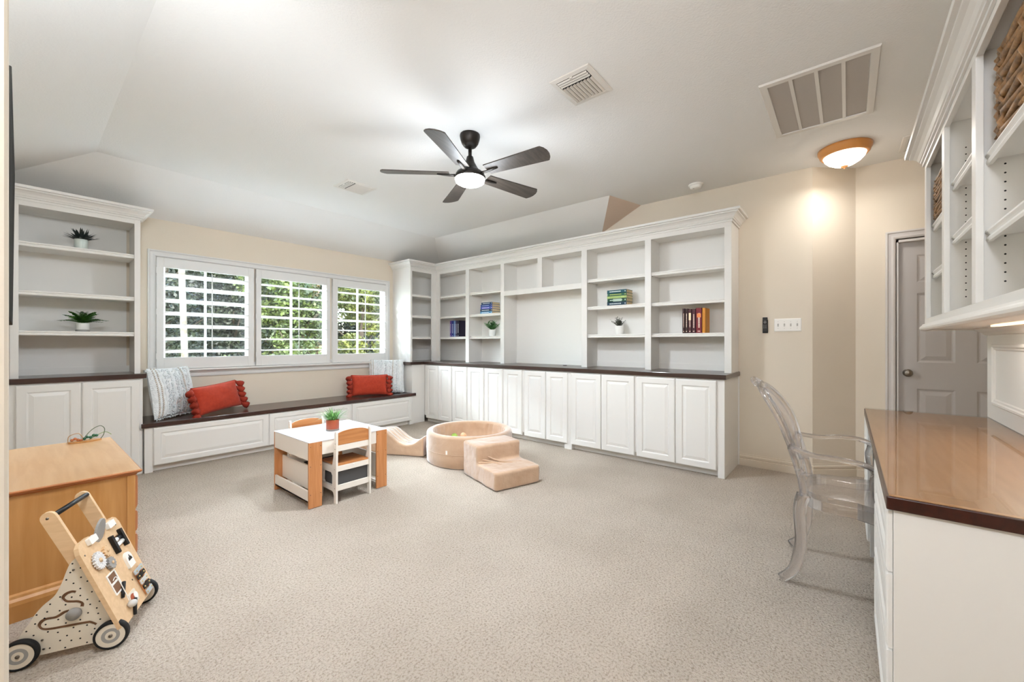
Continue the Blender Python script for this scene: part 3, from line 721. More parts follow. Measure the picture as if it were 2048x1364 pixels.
# ------------------------------------------------------------------ fan and ceiling fittings
fx, fy = FAN
t = thing('ceiling_fan', 'dark five blade ceiling fan with a glowing round lamp', 'fan', (fx, fy, 2.36))
build(MB().lathe([(0,2.739),(.074,2.739),(.076,2.728),(.072,2.705),(.062,2.675),(.045,2.652),(.024,2.645),(.0,2.645)][::-1], (fx,fy,0), 32), 'canopy', bronze, t)
build(MB().cyl((fx,fy,2.50),(fx,fy,2.64), .0135), 'downrod', bronze, t)
build(MB().lathe([(0,2.41),(.113,2.41),(.116,2.425),(.100,2.455),(.075,2.470),(.058,2.492),(.034,2.535),(.024,2.575),(.016,2.582),(0,2.582)], (fx,fy,0), 32), 'motor_housing', bronze, t)
build(MB().lathe([(0,2.362),(.05,2.364),(.082,2.372),(.106,2.386),(.112,2.41),(0,2.41)], (fx,fy,0), 32), 'lamp_lens', fanglass, t, label='glowing white lens')
for k in range(5):
    an = R(-10.5+72*k); cu, su = math.cos(an), math.sin(an)
    def T(p): return (fx+p[0]*cu-p[1]*su, fy+p[0]*su+p[1]*cu, p[2])
    tw = R(-13); ol2 = [(.155,-.052),(.30,-.058),(.615,-.072),(.626,-.071),(.644,-.050),(.656,-.020),(.657,.015),(.648,.045),(.630,.071),(.618,.072),(.30,.058),(.155,.052)]
    vs = []
    for dz in (-.004, .004):
        for x, y in ol2: vs.append(T((x, y*math.cos(tw), 2.448+y*math.sin(tw)+dz)))
    n = len(ol2); fs = [tuple(reversed(range(n))), tuple(range(n, 2*n))]+[(i, (i+1) % n, n+(i+1) % n, n+i) for i in range(n)]
    b = build(MB().add(vs, fs), 'blade', bladem, t, fix=True)
    ir = MB(); ir.tube([T((.09,0,2.436)),T((.15,0,2.434)),T((.20,0,2.438)),T((.245,0,2.441))], [.016,.014,.013,.010], 10, flat=.5)
    build(ir, 'blade_iron', bronze, b)

def vent(cx, cyy, w, d, label, name='ceiling_vent'):     # slats run across x, deflector rows at the low x end
    t = thing(name, label, 'vent', (cx, cyy, CE), 0, 'supply vents')
    fr = MB().rings((cx-w/2,cyy+d/2,CE-.0005), (1,0,0), (0,-1,0), w, d, [(0,0),(.004,.005),(.03,.009),(.034,.004)], fill=False); build(fr, 'vent_frame', ventw, t)
    build(MB().add([(cx-w/2+.03,cyy-d/2+.03,CE-.001),(cx+w/2-.03,cyy-d/2+.03,CE-.001),(cx+w/2-.03,cyy+d/2-.03,CE-.001),(cx-w/2+.03,cyy+d/2-.03,CE-.001)], [(0,1,2,3)]), 'vent_opening', ventd, t)
    for k in range(3):
        x = cx-w/2+.042+k*.02; build(MB().obox((x,cyy,CE-.010), (.011,d-.07,.0016), (0,R(30),0)), 'louver', ventw, t)
    n = 9
    for k in range(n):
        y = cyy-d/2+.04+(d-.08)*k/(n-1); build(MB().obox((cx+.035,y,CE-.008), (w-.14,.017,.0016), (R(-28),0,0)), 'louver', ventw, t)
    build(MB().box((cx-w/2+.03,cyy-.008,CE-.014),(cx-w/2+.04,cyy+.008,CE-.004)), 'lever', ventw, t)
vent(2.168, 1.245, .31, .265, 'square white supply vent in the ceiling between fan and return grille')
vent(2.137, 3.793, .32, .285, 'square white supply vent in the ceiling between fan and windows')
t = thing('ceiling_vent', 'slim white vent in the ceiling beside the desk cabinet crown', 'vent', (4.41, -.38, CE), 0, 'supply vents')
build(MB().rings((4.24,-.322,CE-.0005), (1,0,0), (0,-1,0), .335, .14, [(0,0),(.004,.006),(.026,.01),(.03,.004)], fill=False), 'vent_frame', ventw, t)
for k in range(5): build(MB().obox((4.41,-.352-.02*k,CE-.006), (.27,.015,.0016), (R(30),0,0)), 'louver', ventw, t)
t = thing('return_grille', 'large white return air grille with four perforated panels', 'vent', (3.25, .14, CE))
gx0, gx1, gy0, gy1 = 2.848, 3.652, -.137, .417
build(MB().rings((gx0,gy1,CE-.0005), (1,0,0), (0,-1,0), gx1-gx0, gy1-gy0, [(0,0),(0,.006),(.004,.012),(.04,.012),(.042,.004)], fill=False), 'grille_frame', ventw, t)
pw = (gy1-gy0-.084-3*.018)/4
for k in range(4):
    y = gy0+.042+k*(pw+.018); build(MB().box((gx0+.04,y,CE-.006),(gx1-.04,y+pw,CE-.001)), 'perforated_panel', grillem, t)
    if k < 3: build(MB().box((gx0+.04,y+pw,CE-.010),(gx1-.04,y+pw+.018,CE-.001)), 'grille_bar', ventw, t)
t = thing('smoke_detector', 'small round white smoke detector on the ceiling', 'detector', (4.225, 1.15, CE-.04))
build(MB().lathe([(0,CE-.043),(.035,CE-.043),(.05,CE-.036),(.056,CE-.012),(.0,CE-.012)], (4.225,1.15,0), 28), 'detector_body', whitep, t)
build(MB().lathe([(0,CE-.013),(.066,CE-.011),(.068,CE-.0005),(0,CE-.0005)], (4.225,1.15,0), 28), 'base_ring', whitep, t)
build(MB().cyl((4.205,1.165,CE-.0445),(4.205,1.165,CE-.042), .007, seg=10), 'sensor_button', greyp, t)
t = thing('ceiling_lamp', 'round flush ceiling lamp with amber wood ring near the door', 'lamp', (4.2, .02, CE-.16))
lx, ly = 4.2, .02
build(MB().lathe([(.135,CE-.06),(.150,CE-.062),(.160,CE-.05),(.166,CE-.03),(.172,CE-.022),(.174,CE-.0005),(.13,CE-.0005)], (lx,ly,0), 40), 'lamp_ring', fruitring, t)
build(MB().lathe([(0,CE-.145),(.03,CE-.143),(.07,CE-.130),(.105,CE-.108),(.128,CE-.082),(.138,CE-.058),(.13,CE-.05)], (lx,ly,0), 40), 'lamp_shade', lampglass, t, label='glowing frosted bowl')
build(MB().lathe([(0,CE-.165),(.006,CE-.163),(.009,CE-.156),(.008,CE-.152),(.022,CE-.150),(.024,CE-.144),(0,CE-.143)], (lx,ly,0), 20), 'finial', fruitring, t)

# wall controls
t = thing('remote_control', 'slim black fan remote in its holder on the wall', 'remote', (XR-.012, .598, 1.283))
build(MB().box((XR-.008,.576,1.276),(XR-.0005,.620,1.40)), 'holder', blk, t, bevel=.002)
build(MB().box((XR-.020,.578,1.284),(XR-.008,.618,1.424)), 'remote_body', mat('remote black', '161514', .35), t, bevel=.004)
bt = MB()
for dy, dz in ((0,0),(.008,0),(-.008,0),(0,.01),(0,-.01)): bt.cyl((XR-.0195,.598+dy,1.378+dz),(XR-.0212,.598+dy,1.378+dz), .0035, seg=10)
for dz in (.03, .042, .054):
    for dy in (-.008, .008): bt.cyl((XR-.0195,.598+dy,1.378-dz),(XR-.0212,.598+dy,1.378-dz), .003, seg=8)
build(bt, 'button', greyp, t)
t = thing('switch_plate', 'white wall plate with four toggle switches beside the remote', 'switch', (XR, .423, 1.29))
build(MB().rings((XR-.0005,.527,1.289), (0,-1,0), (0,0,1), .208, .118, [(0,0),(.001,.004),(.006,.007),(.01,.0075)], fill=True), 'plate', whitep, t)
for k in range(4):
    y = .527-.031-k*.0487; g = MB().box((XR-.008,y+.006,1.334),(XR-.0095,y-.006,1.362)).obox((XR-.015,y,1.352), (.014,.007,.008), (0,R(22),0)); build(g, 'toggle', lgreyp, t, bevel=.001)
    sc = MB().cyl((XR-.0075,y,1.318),(XR-.0088,y,1.318), .0028, seg=8).cyl((XR-.0075,y,1.378),(XR-.0088,y,1.378), .0028, seg=8); build(sc, 'screw', lgreyp, t)

# television on the hidden side wall
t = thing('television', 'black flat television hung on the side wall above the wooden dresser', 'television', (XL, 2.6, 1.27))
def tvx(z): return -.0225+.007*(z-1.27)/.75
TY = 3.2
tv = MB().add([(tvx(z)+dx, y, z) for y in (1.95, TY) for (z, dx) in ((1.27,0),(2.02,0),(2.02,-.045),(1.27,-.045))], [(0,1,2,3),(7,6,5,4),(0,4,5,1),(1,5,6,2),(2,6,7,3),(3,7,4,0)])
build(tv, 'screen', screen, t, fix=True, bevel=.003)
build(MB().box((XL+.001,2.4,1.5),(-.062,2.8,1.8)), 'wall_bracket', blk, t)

# ------------------------------------------------------------------ maple dresser
t = thing('dresser', 'honey maple dresser seen end on under the wall television', 'dresser', (.14, 3.3, 0))
c = MB().box((XL+.004,2.735,.10),(.352,3.80,.528)); build(c, 'dresser_body', maple, t, bevel=.002)
build(MB().box((.335,2.728,.10),(.366,2.748,.528)), 'front_post', maple, t, bevel=.002)
build(MB().sweep([(XL+.006,2.735),(.366,2.735),(.366,3.80)], [(-.02,0),(.024,0),(.026,.07),(.022,.085),(.012,.095),(.009,.105),(0,.112),(-.02,.112)], side=1), 'plinth', maple, t, fix=True)
tp = MB().sweep([(XL+.006,2.735),(.366,2.735),(.366,3.80)], [(-.03,.528),(.004,.528),(.008,.535),(.020,.541),(.024,.548),(.020,.552),(-.03,.552)], side=1)
build(tp, 'top_molding', mapleedge, t, fix=True)
build(MB().box((XL+.006,2.717,.5505),(.384,3.80,.554)), 'dresser_top', mapletop, t, bevel=.001)
for z0, z1 in ((.352,.522),(.236,.342),(.122,.226)):
    for y0, y1 in ((2.755,3.255),(3.268,3.785)):
        d = build(MB().rings((.366,y0,z0), (0,1,0), (0,0,1), y1-y0, z1-z0, [(0,0),(.004,.008),(.014,.014)], fill=True), 'drawer', mapleedge, t)
        kb = MB(); latheX(kb, [(.0,0),(.009,.0),(.007,.012),(.014,.018),(.014,.024),(0,.028)], (.38,(y0+y1)/2,(z0+z1)/2), 1, 14); build(kb, 'knob', maple, d, fix=True)
# bead maze toy on the dresser
t = thing('bead_toy', 'wire bead maze toy with green beads lying at the back of the dresser', 'toy', (.27, 3.74, .554))
build(MB().prism([[(math.cos(a)*.075, math.sin(a)*.035) for a in [2*PI*k/24 for k in range(24)]]], (.265,3.745,.5545), (1,0,0), (0,1,0), .008), 'toy_base', maple, t)
for pts, cc in ((((.19,3.735,.56),(.195,3.735,.60),(.235,3.735,.612),(.255,3.735,.58)), 'b08c64'), (((.25,3.745,.56),(.29,3.745,.62),(.33,3.745,.645),(.352,3.745,.625),(.348,3.745,.585),(.335,3.745,.562)), '5c6a52'), (((.28,3.75,.56),(.33,3.75,.592),(.36,3.75,.60),(.385,3.75,.58)), '8aa06a')):
    build(MB().tube(smooth(pts, 6), .0022, 8), 'wire', mat('wire '+cc, cc, .4), t)
gb = mat('green bead', '1f5a3c', .3); rb = mat('natural bead', 'a8643c', .4)
for p, m in (((.262,3.745,.573),gb),((.276,3.745,.582),gb),((.290,3.745,.577),gb),((.303,3.748,.588),gb),((.316,3.748,.585),gb),((.208,3.735,.574),rb),((.221,3.735,.580),rb),((.234,3.735,.572),rb),((.246,3.735,.568),rb)):
    build(MB().lathe([(0,-.009),(.006,-.007),(.0095,0),(.006,.007),(0,.009)], p, 12), 'bead', m, t)

# ------------------------------------------------------------------ push walker toy
t = thing('activity_walker', 'wooden push walker with activity board and black tyred wheels', 'toy walker', (-.006, 2.297, 0), R(-25.755))
def wb(mb, n, m, p=None, **k): return build(mb, n, m, p or t, world=False, **k)
def capsule(p, q, r, n=10):
    p = Vector(p); q = Vector(q); d = (q-p).normalized(); a0 = math.atan2(d.y, d.x); o = []
    for k in range(n+1): a = a0+PI/2+PI*k/n; o.append((p.x+math.cos(a)*r, p.y+math.sin(a)*r))
    for k in range(n+1): a = a0-PI/2+PI*k/n; o.append((q.x+math.cos(a)*r, q.y+math.sin(a)*r))
    return o
def cr(pts, n=5, closed=False): return [(v.x, v.y) for v in smooth([(a, b, 0) for a, b in pts], n)]
def XZ(loops, y0, th): # profile in (s, z), extruded from y0 to y0+th
    m = MB(); m.prism(loops, (0, y0+th, 0), (1,0,0), (0,0,1), th); return m
for sx, y0, near in ((0,0,1),(.253,0,1),(0,.300,0),(.253,.300,0)):
    ty = MB()
    def ringY(prof, c):
        tt = MB().lathe(prof, (0,0,0), 36, close=True); ty.add([Vector((c[0]+v.x, c[1]+v.z, c[2]+v.y)) for v in tt.v], tt.f, True)
    ringY([(.044,0),(.051,.001),(.053,.004),(.053,.018),(.051,.022),(.044,.022)], (sx,y0,.054)); w = wb(ty, 'wheel', blkrubber, fix=True)
    wb(MB().cyl((sx,y0+.0015,.054),(sx,y0+.0205,.054), .045, seg=36, smooth=False), 'wheel_disc', cream, w)
    fy = y0+.0012 if near else y0+.0208; s_ = -1 if near else 1
    rg = MB()
    N = 36; vs = []
    for r_ in (.0165, .028):
        for k in range(N): vs.append((sx+math.cos(2*PI*k/N)*r_, fy, .054+math.sin(2*PI*k/N)*r_))
    rg.add(vs, [(k, (k+1) % N, N+(k+1) % N, N+k) for k in range(N)]); wb(rg, 'painted_ring', greyp, w)
    wb(MB().cyl((sx,fy,.054),(sx,fy+.003*s_,.054), .006, seg=12), 'axle_bolt', nickel, w)
wb(MB().cyl((0,.02,.054),(0,.302,.054), .006, seg=10).cyl((.253,.02,.054),(.253,.302,.054), .006, seg=10), 'axle', ply)
out = cr([(.150,.372),(.138,.360),(.126,.343),(.116,.315),(.106,.282),(.091,.246),(.075,.226),(.054,.208),(.034,.182),(.016,.151),(.001,.127),(-.012,.100),(-.02,.07)])+[(-.02,.040),(-.01,.028),(.262,.028),(.272,.045),(.268,.085)]
# the maze groove: two slots cut right through the painted face
def ribbon(pts, r):
    P = cr(pts, 4); L = []; Rr = []
    for i, p in enumerate(P):
        a = P[max(0, i-1)]; b = P[min(len(P)-1, i+1)]; d = Vector((b[0]-a[0], b[1]-a[1])).normalized()
        L.append((p[0]-d.y*r, p[1]+d.x*r)); Rr.append((p[0]+d.y*r, p[1]-d.x*r))
    return L+Rr[::-1]
g1 = ribbon([(.144,.236),(.131,.240),(.116,.235),(.108,.223),(.117,.208),(.134,.202),(.150,.198),(.162,.187),(.160,.174)], .0055)
g2 = ribbon([(.126,.170),(.112,.168),(.099,.160),(.086,.155),(.062,.156),(.049,.149),(.044,.136),(.052,.122),(.073,.116),(.120,.114),(.174,.112),(.186,.109),(.202,.096)], .0055)
side = wb(XZ([out, g1, g2], .026, .006), 'side_panel', cream); wb(XZ([out], .0325, .007), 'side_backing', groove)
wb(XZ([out], .286, .012), 'side_panel', cream)
dots = [(.135,.346),(.129,.314),(.158,.325),(.159,.289),(.118,.289),(.138,.271),(.177,.27),(.157,.247),(.19,.226),(.101,.229),(.133,.22),(.157,.22),(.177,.2),(.212,.184),(.116,.196),(.074,.209),(.185,.179),(.204,.16),(.066,.183),(.1,.178),(.038,.179),(.059,.161),(.096,.146),(.179,.148),(.208,.138),(.214,.114),(.062,.137),(.034,.147),(.117,.127),(.157,.128),(.138,.104),(.176,.102),(.011,.126),(.068,.108),(.095,.098),(.155,.085),(.198,.082),(.03,.106),(.12,.079),(.189,.063),(.157,.057),(.101,.066),(.132,.057),(.176,.036),(.073,.046),(.115,.035)]
dm = MB()
for a, b in dots: dm.add([(a+.0030*math.cos(2*PI*k/8), .0257, b+.0030*math.sin(2*PI*k/8)) for k in range(8)], [tuple(range(8))])
wb(dm, 'painted_dot', blk, kind='stuff')
sc = MB()
for a, b in ((.138,.322),(.053,.082),(.057,.048)): sc.cyl((a,.0262,b),(a,.0245,b), .004, seg=10)
wb(sc, 'screw', nickel)
dk = MB().cyl((.141,.026,.157),(.141,.014,.157), .0215, seg=28); wb(dk, 'maze_disc', greyp)
for y0 in (.040, .272):
    arm = wb(XZ([capsule((.062,.524),(.148,.33), .0235)], y0, .014), 'handle_arm', ply, bevel=.002)
    wb(MB().cyl((.060,y0-.001,.524),(.060,y0+.015,.524), .005, seg=10), 'screw', nickel, arm)
wb(MB().cyl((.076,.052,.533),(.076,.274,.533), .0095, seg=16), 'handle_bar', blk)
# activity board: local axes A (down the slope), Bx (across), Nn (out)
Tt = Vector((.153, 0, .417)); Ae = Vector((.3635, 0, -.9316)); Be = Vector((0, 1, 0)); Ne = Vector((.9316, 0, .3635))
def bp_(a, b, n=0): return Tt+Ae*a+Be*b+Ne*n
def BD(loops, n0, n1):      # loops in (along, across)
    m = MB(); m.prism([[(y, x) for x, y in lp] for lp in loops], tuple(bp_(0,0,n0)), tuple(Be), tuple(Ae), n1-n0)
    # U x V = Be x Ae points away from Ne when positive; flip by rebuilding if needed
    if Be.cross(Ae).dot(Ne) < 0: m = MB(); m.prism([[(y, x) for x, y in lp] for lp in loops], tuple(bp_(0,0,n1)), tuple(Be), tuple(Ae), n1-n0)
    return m
def rrect(x0, x1, y0, y1, r, n=5):
    o = []
    for cx, c2, a0 in ((x1-r,y1-r,0),(x0+r,y1-r,PI/2),(x0+r,y0+r,PI),(x1-r,y0+r,3*PI/2)):
        for k in range(n+1): a = a0+PI/2*k/n; o.append((cx+math.cos(a)*r, c2+math.sin(a)*r))
    return o
def ellp(cx, c2, ra, rb, n=20, a0=0, a1=2*PI): return [(cx+math.cos(a0+(a1-a0)*k/n)*ra, c2+math.sin(a0+(a1-a0)*k/n)*rb) for k in range(n)]
bo = [(.378,.012),(.378,.310),(.366,.322),(.035,.322),(.012,.312),(0,.290)]+[(0,.215)]+[(.052*math.sin(PI*k/12), .155+.055*math.cos(PI*k/12)) for k in range(1, 12)]+[(0,.095)]+[(0,.032),(.012,.010),(.035,0),(.366,0)]
h1 = rrect(.075,.125,.205,.268,.004,2)
board = wb(BD([bo, h1], -.014, 0), 'activity_board', ply, bevel=.0015)
def part(name, mb, m, **k): return wb(mb, name, m, **k)
for b0 in (.062, .212): part('block', BD([rrect(.004,.030,b0,b0+.052,.003,2)], 0, .014), whitep)
dd = MB(); ax0 = bp_(.012,.155,.006)
for nm, m, th in (('flip_disc', greyp, .004),):
    dd.add([ax0+Be*(math.cos(2*PI*k/28)*.038)+Vector((.12,0,.99))*(math.sin(2*PI*k/28)*.052)+Vector((.99,0,-.12))*d for d in (-.004,.004) for k in range(28)], [tuple(reversed(range(28))), tuple(range(28,56))]+[(k,(k+1)%28,28+(k+1)%28,28+k) for k in range(28)])
    part(nm, dd, m, fix=True)
for b0 in (.190, .268): part('black_bar', BD([rrect(.058,.138,b0,b0+.016,.003,2)], 0, .014), blk)
for a0, mm in ((.088,blk),(.110,whitep)): part('roller', MB().cyl(bp_(a0,.206,.002), bp_(a0,.268,.002), .009, seg=14), mm)
part('roller_axle', MB().cyl(bp_(.088,.206,.002), bp_(.088,.236,.002), .0093, seg=14), whitep)
def gear(a, b, r, teeth, m, n0, n1, name='gear'):
    o = []
    for k in range(teeth*4):
        rr_ = r if (k % 4) in (0, 1) else r*.84; an = 2*PI*(k+.0)/(teeth*4); o.append((a+math.cos(an)*rr_, b+math.sin(an)*rr_))
    g = part(name, BD([o], n0, n1), m); wb(MB().cyl(bp_(a,b,n1), bp_(a,b,n1+.003), r*.25, seg=12), 'gear_peg', ply, g)
gear(.101,.064,.036,18,mat('white grid paint','e6e4e2',.6,noise=(200,'c9c7c8',.45,.55)),.003,.012); gear(.143,.117,.025,12,greyp,.003,.014); gear(.094,.134,.023,10,ply,.001,.010)
ar = [(.225,.213),(.225,.262)]+[(.182-.024*math.sin(PI*k/10), .2375+.0245*math.cos(PI*k/10)) for k in range(11)]
ah = part('arch_door', BD([ar], 0, .010), whitep)
wb(BD([[(.196,.223),(.180,.229),(.186,.234),(.170,.241),(.184,.246),(.181,.250),(.196,.256)]], .0101, .0106), 'mountain_print', blk, ah)
fm = part('window_frame', BD([rrect(.172,.262,.062,.128,.004,2), rrect(.178,.212,.068,.122,.002,2), rrect(.220,.256,.068,.122,.002,2)], 0, .003), whitep)
part('slot', BD([rrect(.178,.256,.068,.122,.002,2)], .0002, .0008), groove)
for a0, b0, ang in ((.262,.108,.7),(.352,.122,.75)):
    m = MB(); d = Ae*math.sin(-ang)*1+Be*math.cos(ang); m.tube([bp_(a0,b0,.006)-d*.036, bp_(a0,b0,.006)+d*.030], [.0055,.0075], 8); part('black_hand', m, blk)
cl = part('clock_tile', BD([rrect(.298,.350,.118,.176,.003,2)], 0, .004), cream); wb(BD([ellp(.324,.140,.018,.018)], .0042, .0055), 'orange_dial', terra, cl); wb(BD([ellp(.324,.160,.014,.014)], .0056, .0075), 'white_dial', whitep, cl)
part('cord', MB().tube(smooth([bp_(.205,.082,.004), bp_(.200,.095,.012), bp_(.26,.094,.014), bp_(.315,.096,.010)], 6), .0016, 6), whitep)
part('cord_bead', MB().lathe([(0,-.014),(.012,-.010),(.017,0),(.012,.010),(0,.014)], tuple(bp_(.330,.098,.014)), 14), lgreyp)
for k in range(5):
    a0 = .254+k*.026; mm = (steel, blk, lgreyp, blk, steel)[k]
    bb = part('chime_bar', BD([rrect(a0-.0095,a0+.0095,.214+.003*k,.292-.002*k,.002,2)], .008, .0115), mm)
    wb(MB().cyl(bp_(a0,.232,.006), bp_(a0,.232,.014), .0032, seg=8).cyl(bp_(a0,.276,.006), bp_(a0,.276,.014), .0032, seg=8), 'chime_pin', mat('brass pin', 'c9b070', .3, metal=.6) if k == 0 else bpy.data.materials['brass pin'], bb)
part('chime_rail', BD([rrect(.246,.366,.228,.238,.002,2), ], 0, .008).add(*(lambda q: (q.v, q.f))(BD([rrect(.246,.366,.270,.280,.002,2)], 0, .008))), beech)
bs = MB()
for a0, b0 in ((.036,.285),(.05,.022),(.35,.022),(.27,.20)): bs.cyl(bp_(a0,b0,0), bp_(a0,b0,.0015), .0035, seg=8)
part('board_screw', bs, nickel)

# ------------------------------------------------------------------ play table and chairs
t = thing('play_table', 'low white topped play table with wood grain legs', 'table', (1.617, 3.25, 0))
TX0, TX1, TY0, TY1, TZ = 1.303, 1.935, 2.942, 3.56, .475
for x in (TX0, TX1-.095):
    for y in (TY0, TY1-.015): build(MB().box((x,y,.003),(x+.095,y+.015,TZ-.006)), 'leg', beech, t, bevel=.001)
build(MB().box((TX0,TY0,TZ-.006),(TX1,TY1,TZ)), 'tabletop', laminate, t, bevel=.0015)
for x in (TX0+.001, TX1-.016): build(MB().box((x,TY0+.015,.345),(x+.015,TY1-.015,TZ-.006)), 'end_apron', chairw, t)
nt_ = [(.0,0),(.44,0),(.44,.098)]+[(.22+.035*math.cos(PI*k/10), .098-.028*math.sin(PI*k/10)) for k in range(11)]+[(0,.098)]
for y in (TY0+.017, TY1-.005): build(MB().prism([nt_], (TX0+.096,y,.371), (1,0,0), (0,0,1), .012), 'side_apron', chairw, t)
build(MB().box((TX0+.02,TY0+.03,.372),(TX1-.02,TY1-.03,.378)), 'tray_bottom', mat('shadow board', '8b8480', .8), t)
for x, sg in ((TX0+.002, 1), (TX1-.014, -1)):
    build(MB().box((x,TY0+.015,.045),(x+.012,TY1-.015,.125)), 'rack_lip', chairw, t)
    xi = x+.055*sg; build(MB().box((xi,TY0+.016,.10),(xi+.012,TY1-.016,.275)), 'rack_back', chairw, t)
    build(MB().box((min(x,xi),TY0+.016,.045),(max(x,xi)+.012,TY1-.016,.055)), 'rack_floor', chairw, t)
build(MB().box((TX0+.10,TY1-.03,.06),(TX1-.10,TY1-.02,.12)), 'stretcher', chairw, t)
dk = MB()
for x in (TX0+.012, TX0+.085, TX1-.085, TX1-.012):
    for z in (.1, .3, .44): dk.cyl((x,TY0,z),(x,TY0-.0012,z), .0035, seg=8)
build(dk, 'screw_cap', groove, t)
def kid_chair():
    t = thing('child_chair', 'small wooden child chair with curved backrest facing the camera side of the play table', 'chair', (1.617, 3.02, 0), 0, 'children chairs at the play table')
    def lb(mb, n, m, **k): return build(mb, n, m, t, world=False, **k)
    sp = [(-.130,0),(-.098,0),(-.096,.055),(-.088,.075),(-.07,.085),(.07,.085),(.088,.075),(.094,.055),(.098,0),(.128,0),(.128,.262),(.115,.272),(-.06,.272),(-.075,.285),(-.090,.34),(-.104,.505),(-.112,.526),(-.125,.530),(-.134,.522)]
    ho = [(-.075,.125),(.06,.125),(.075,.14),(.072,.20),(.055,.222),(-.06,.222),(-.078,.20)]
    for s_ in (-1, 1):
        x = .1275 if s_ > 0 else -.1425
        sd = MB(); sd.prism([sp, ho], (x,0,0), (0,1,0), (0,0,1), .015); lb(sd, 'side_frame', chairw, bevel=.0015)
    wd = [(-.127,.425),(.127,.425),(.127,.500)]+[(.127*math.cos(PI*k/14), .500+.032*math.sin(PI*k/14)) for k in range(1, 14)]+[(-.127,.500)]
    lb(MB().prism([wd], (0,-.106,0), (1,0,0), (0,0,1), .012), 'backrest', beechx, bevel=.001)
    lb(MB().box((-.127,-.118,.380),(.127,-.106,.424)), 'back_rail', chairw, bevel=.001)
    lb(MB().box((-.127,-.115,.272),(.127,.125,.284)), 'seat', beechx, bevel=.001)
    lb(MB().box((-.127,-.122,.232),(.127,-.110,.271)), 'seat_rail', chairw, bevel=.001)
    lb(MB().box((-.127,.112,.232),(.127,.124,.271)), 'seat_rail', chairw, bevel=.001)
    lb(MB().box((-.127,-.122,.090),(.127,-.110,.132)), 'lower_rail', chairw, bevel=.001)
    lb(MB().box((-.127,.112,.090),(.127,.124,.132)), 'lower_rail', chairw, bevel=.001)
    lb(MB().box((-.124,-.106,.095),(.124,.108,.236)), 'fabric_bin', seatgrey, bevel=.004)
    sc = MB()
    for s_ in (-1, 1):
        for y, z in ((-.118,.44),(-.116,.40),(-.11,.25),(-.11,.11)): sc.cyl((s_*.1425,y,z),(s_*.1435,y,z), .004, seg=8)
    lb(sc, 'screw_cap', greyp)
    lb(MB().cyl((0,-.122,.262),(0,-.124,.262), .006, seg=10), 'latch', whitep)
    return t
kc = kid_chair()
dup(kc, (1.578, 3.485, 0), PI, 'small wooden child chair on the window side, mostly hidden behind the play table')
kc['label'] = 'small wooden child chair in front of the play table, grey bin under its seat'

# table plant
def pot(name_prefix, c, r, h, m, t, taper=.92, seg=28):
    x, y, z = c
    build(MB().lathe([(0,z+.0005),(r*taper-.003,z+.0005),(r*taper,z+.004),(r,z+h-.003),(r-.001,z+h),(r-.006,z+h),(r-.008,z+h-.01),(r-.01,z+h-.02),(0,z+h-.02)], (x,y,0), seg), name_prefix, m, t)
    build(MB().cyl((x,y,z+h-.02),(x,y,z+h-.014), r-.009, seg=20), 'soil', soil, t)
t = thing('potted_plant', 'grassy green plant in a terracotta pot on the play table', 'plant', (1.618, 3.225, TZ))
pot('pot', (1.618,3.225,TZ), .049, .088, terra, t, 1.0)
build(MB().lathe([(.047,TZ+.0004),(.0495,TZ+.001),(.0495,TZ+.012),(.049,TZ+.014)], (1.618,3.225,0)), 'base_band', mat('grey glaze', '8d857f', .35), t)
rg = random.Random(11); gl = MB()
for k in range(150):
    a = rg.uniform(0, 2*PI); rad = rg.uniform(0, .032); ti = rg.uniform(.05, .95)
    gl.blade((1.618+math.cos(a)*rad, 3.225+math.sin(a)*rad, TZ+.07), (math.cos(a)*ti, math.sin(a)*ti, 1), rg.uniform(.09,.165), rg.uniform(.004,.007), rg.uniform(.1,.65), 5)
build(gl, 'grass_blades', leafl, t, kind='stuff')

# ------------------------------------------------------------------ foam play set
U = Vector((math.cos(R(-17)), math.sin(R(-17)), 0)); V = Vector((-U.y, U.x, 0)); O = Vector((2.387, 2.141, .003))
def softbox(name, prof, O, E, D, width, m, t, disp, sub=3):     # prof (s, z) loop, extruded along D by width; wrinkled
    mb = MB(); mb.prism([prof], O+D*width if E.cross(Vector((0,0,1))).dot(D) < 0 else O, E, (0,0,1), width); o = build(mb, name, m, t, fix=True)
    return o
t = thing('foam_steps', 'beige velvet two step foam block beside the ball pit', 'foam block', tuple(O+U*.22+V*.29))
st = MB(); pr = [(0,0),(.566,0),(.566,.300),(.298,.300),(.298,.148),(0,.148)]
st.prism([pr], O, V, (0,0,1), .445)
fo = build(st, 'foam_block', velvet, t, fix=True)
def puff(o, bev, cuts, amp, sc, seed=0):
    b = o.modifiers.new('round', 'BEVEL'); b.width = bev; b.segments = 3; b.limit_method = 'ANGLE'; b.angle_limit = R(40)
    rm = o.modifiers.new('grid', 'REMESH'); rm.mode = 'VOXEL'; rm.voxel_size = cuts; rm.use_smooth_shade = True
    tx = bpy.data.textures.new('wrinkle', 'CLOUDS'); tx.noise_scale = sc; tx.noise_depth = 2
    d = o.modifiers.new('wrinkle', 'DISPLACE'); d.texture = tx; d.strength = amp; d.mid_level = .5
    s_ = o.modifiers.new('relax', 'SMOOTH'); s_.iterations = 2; s_.factor = .5
puff(fo, .018, .009, .010, .09)
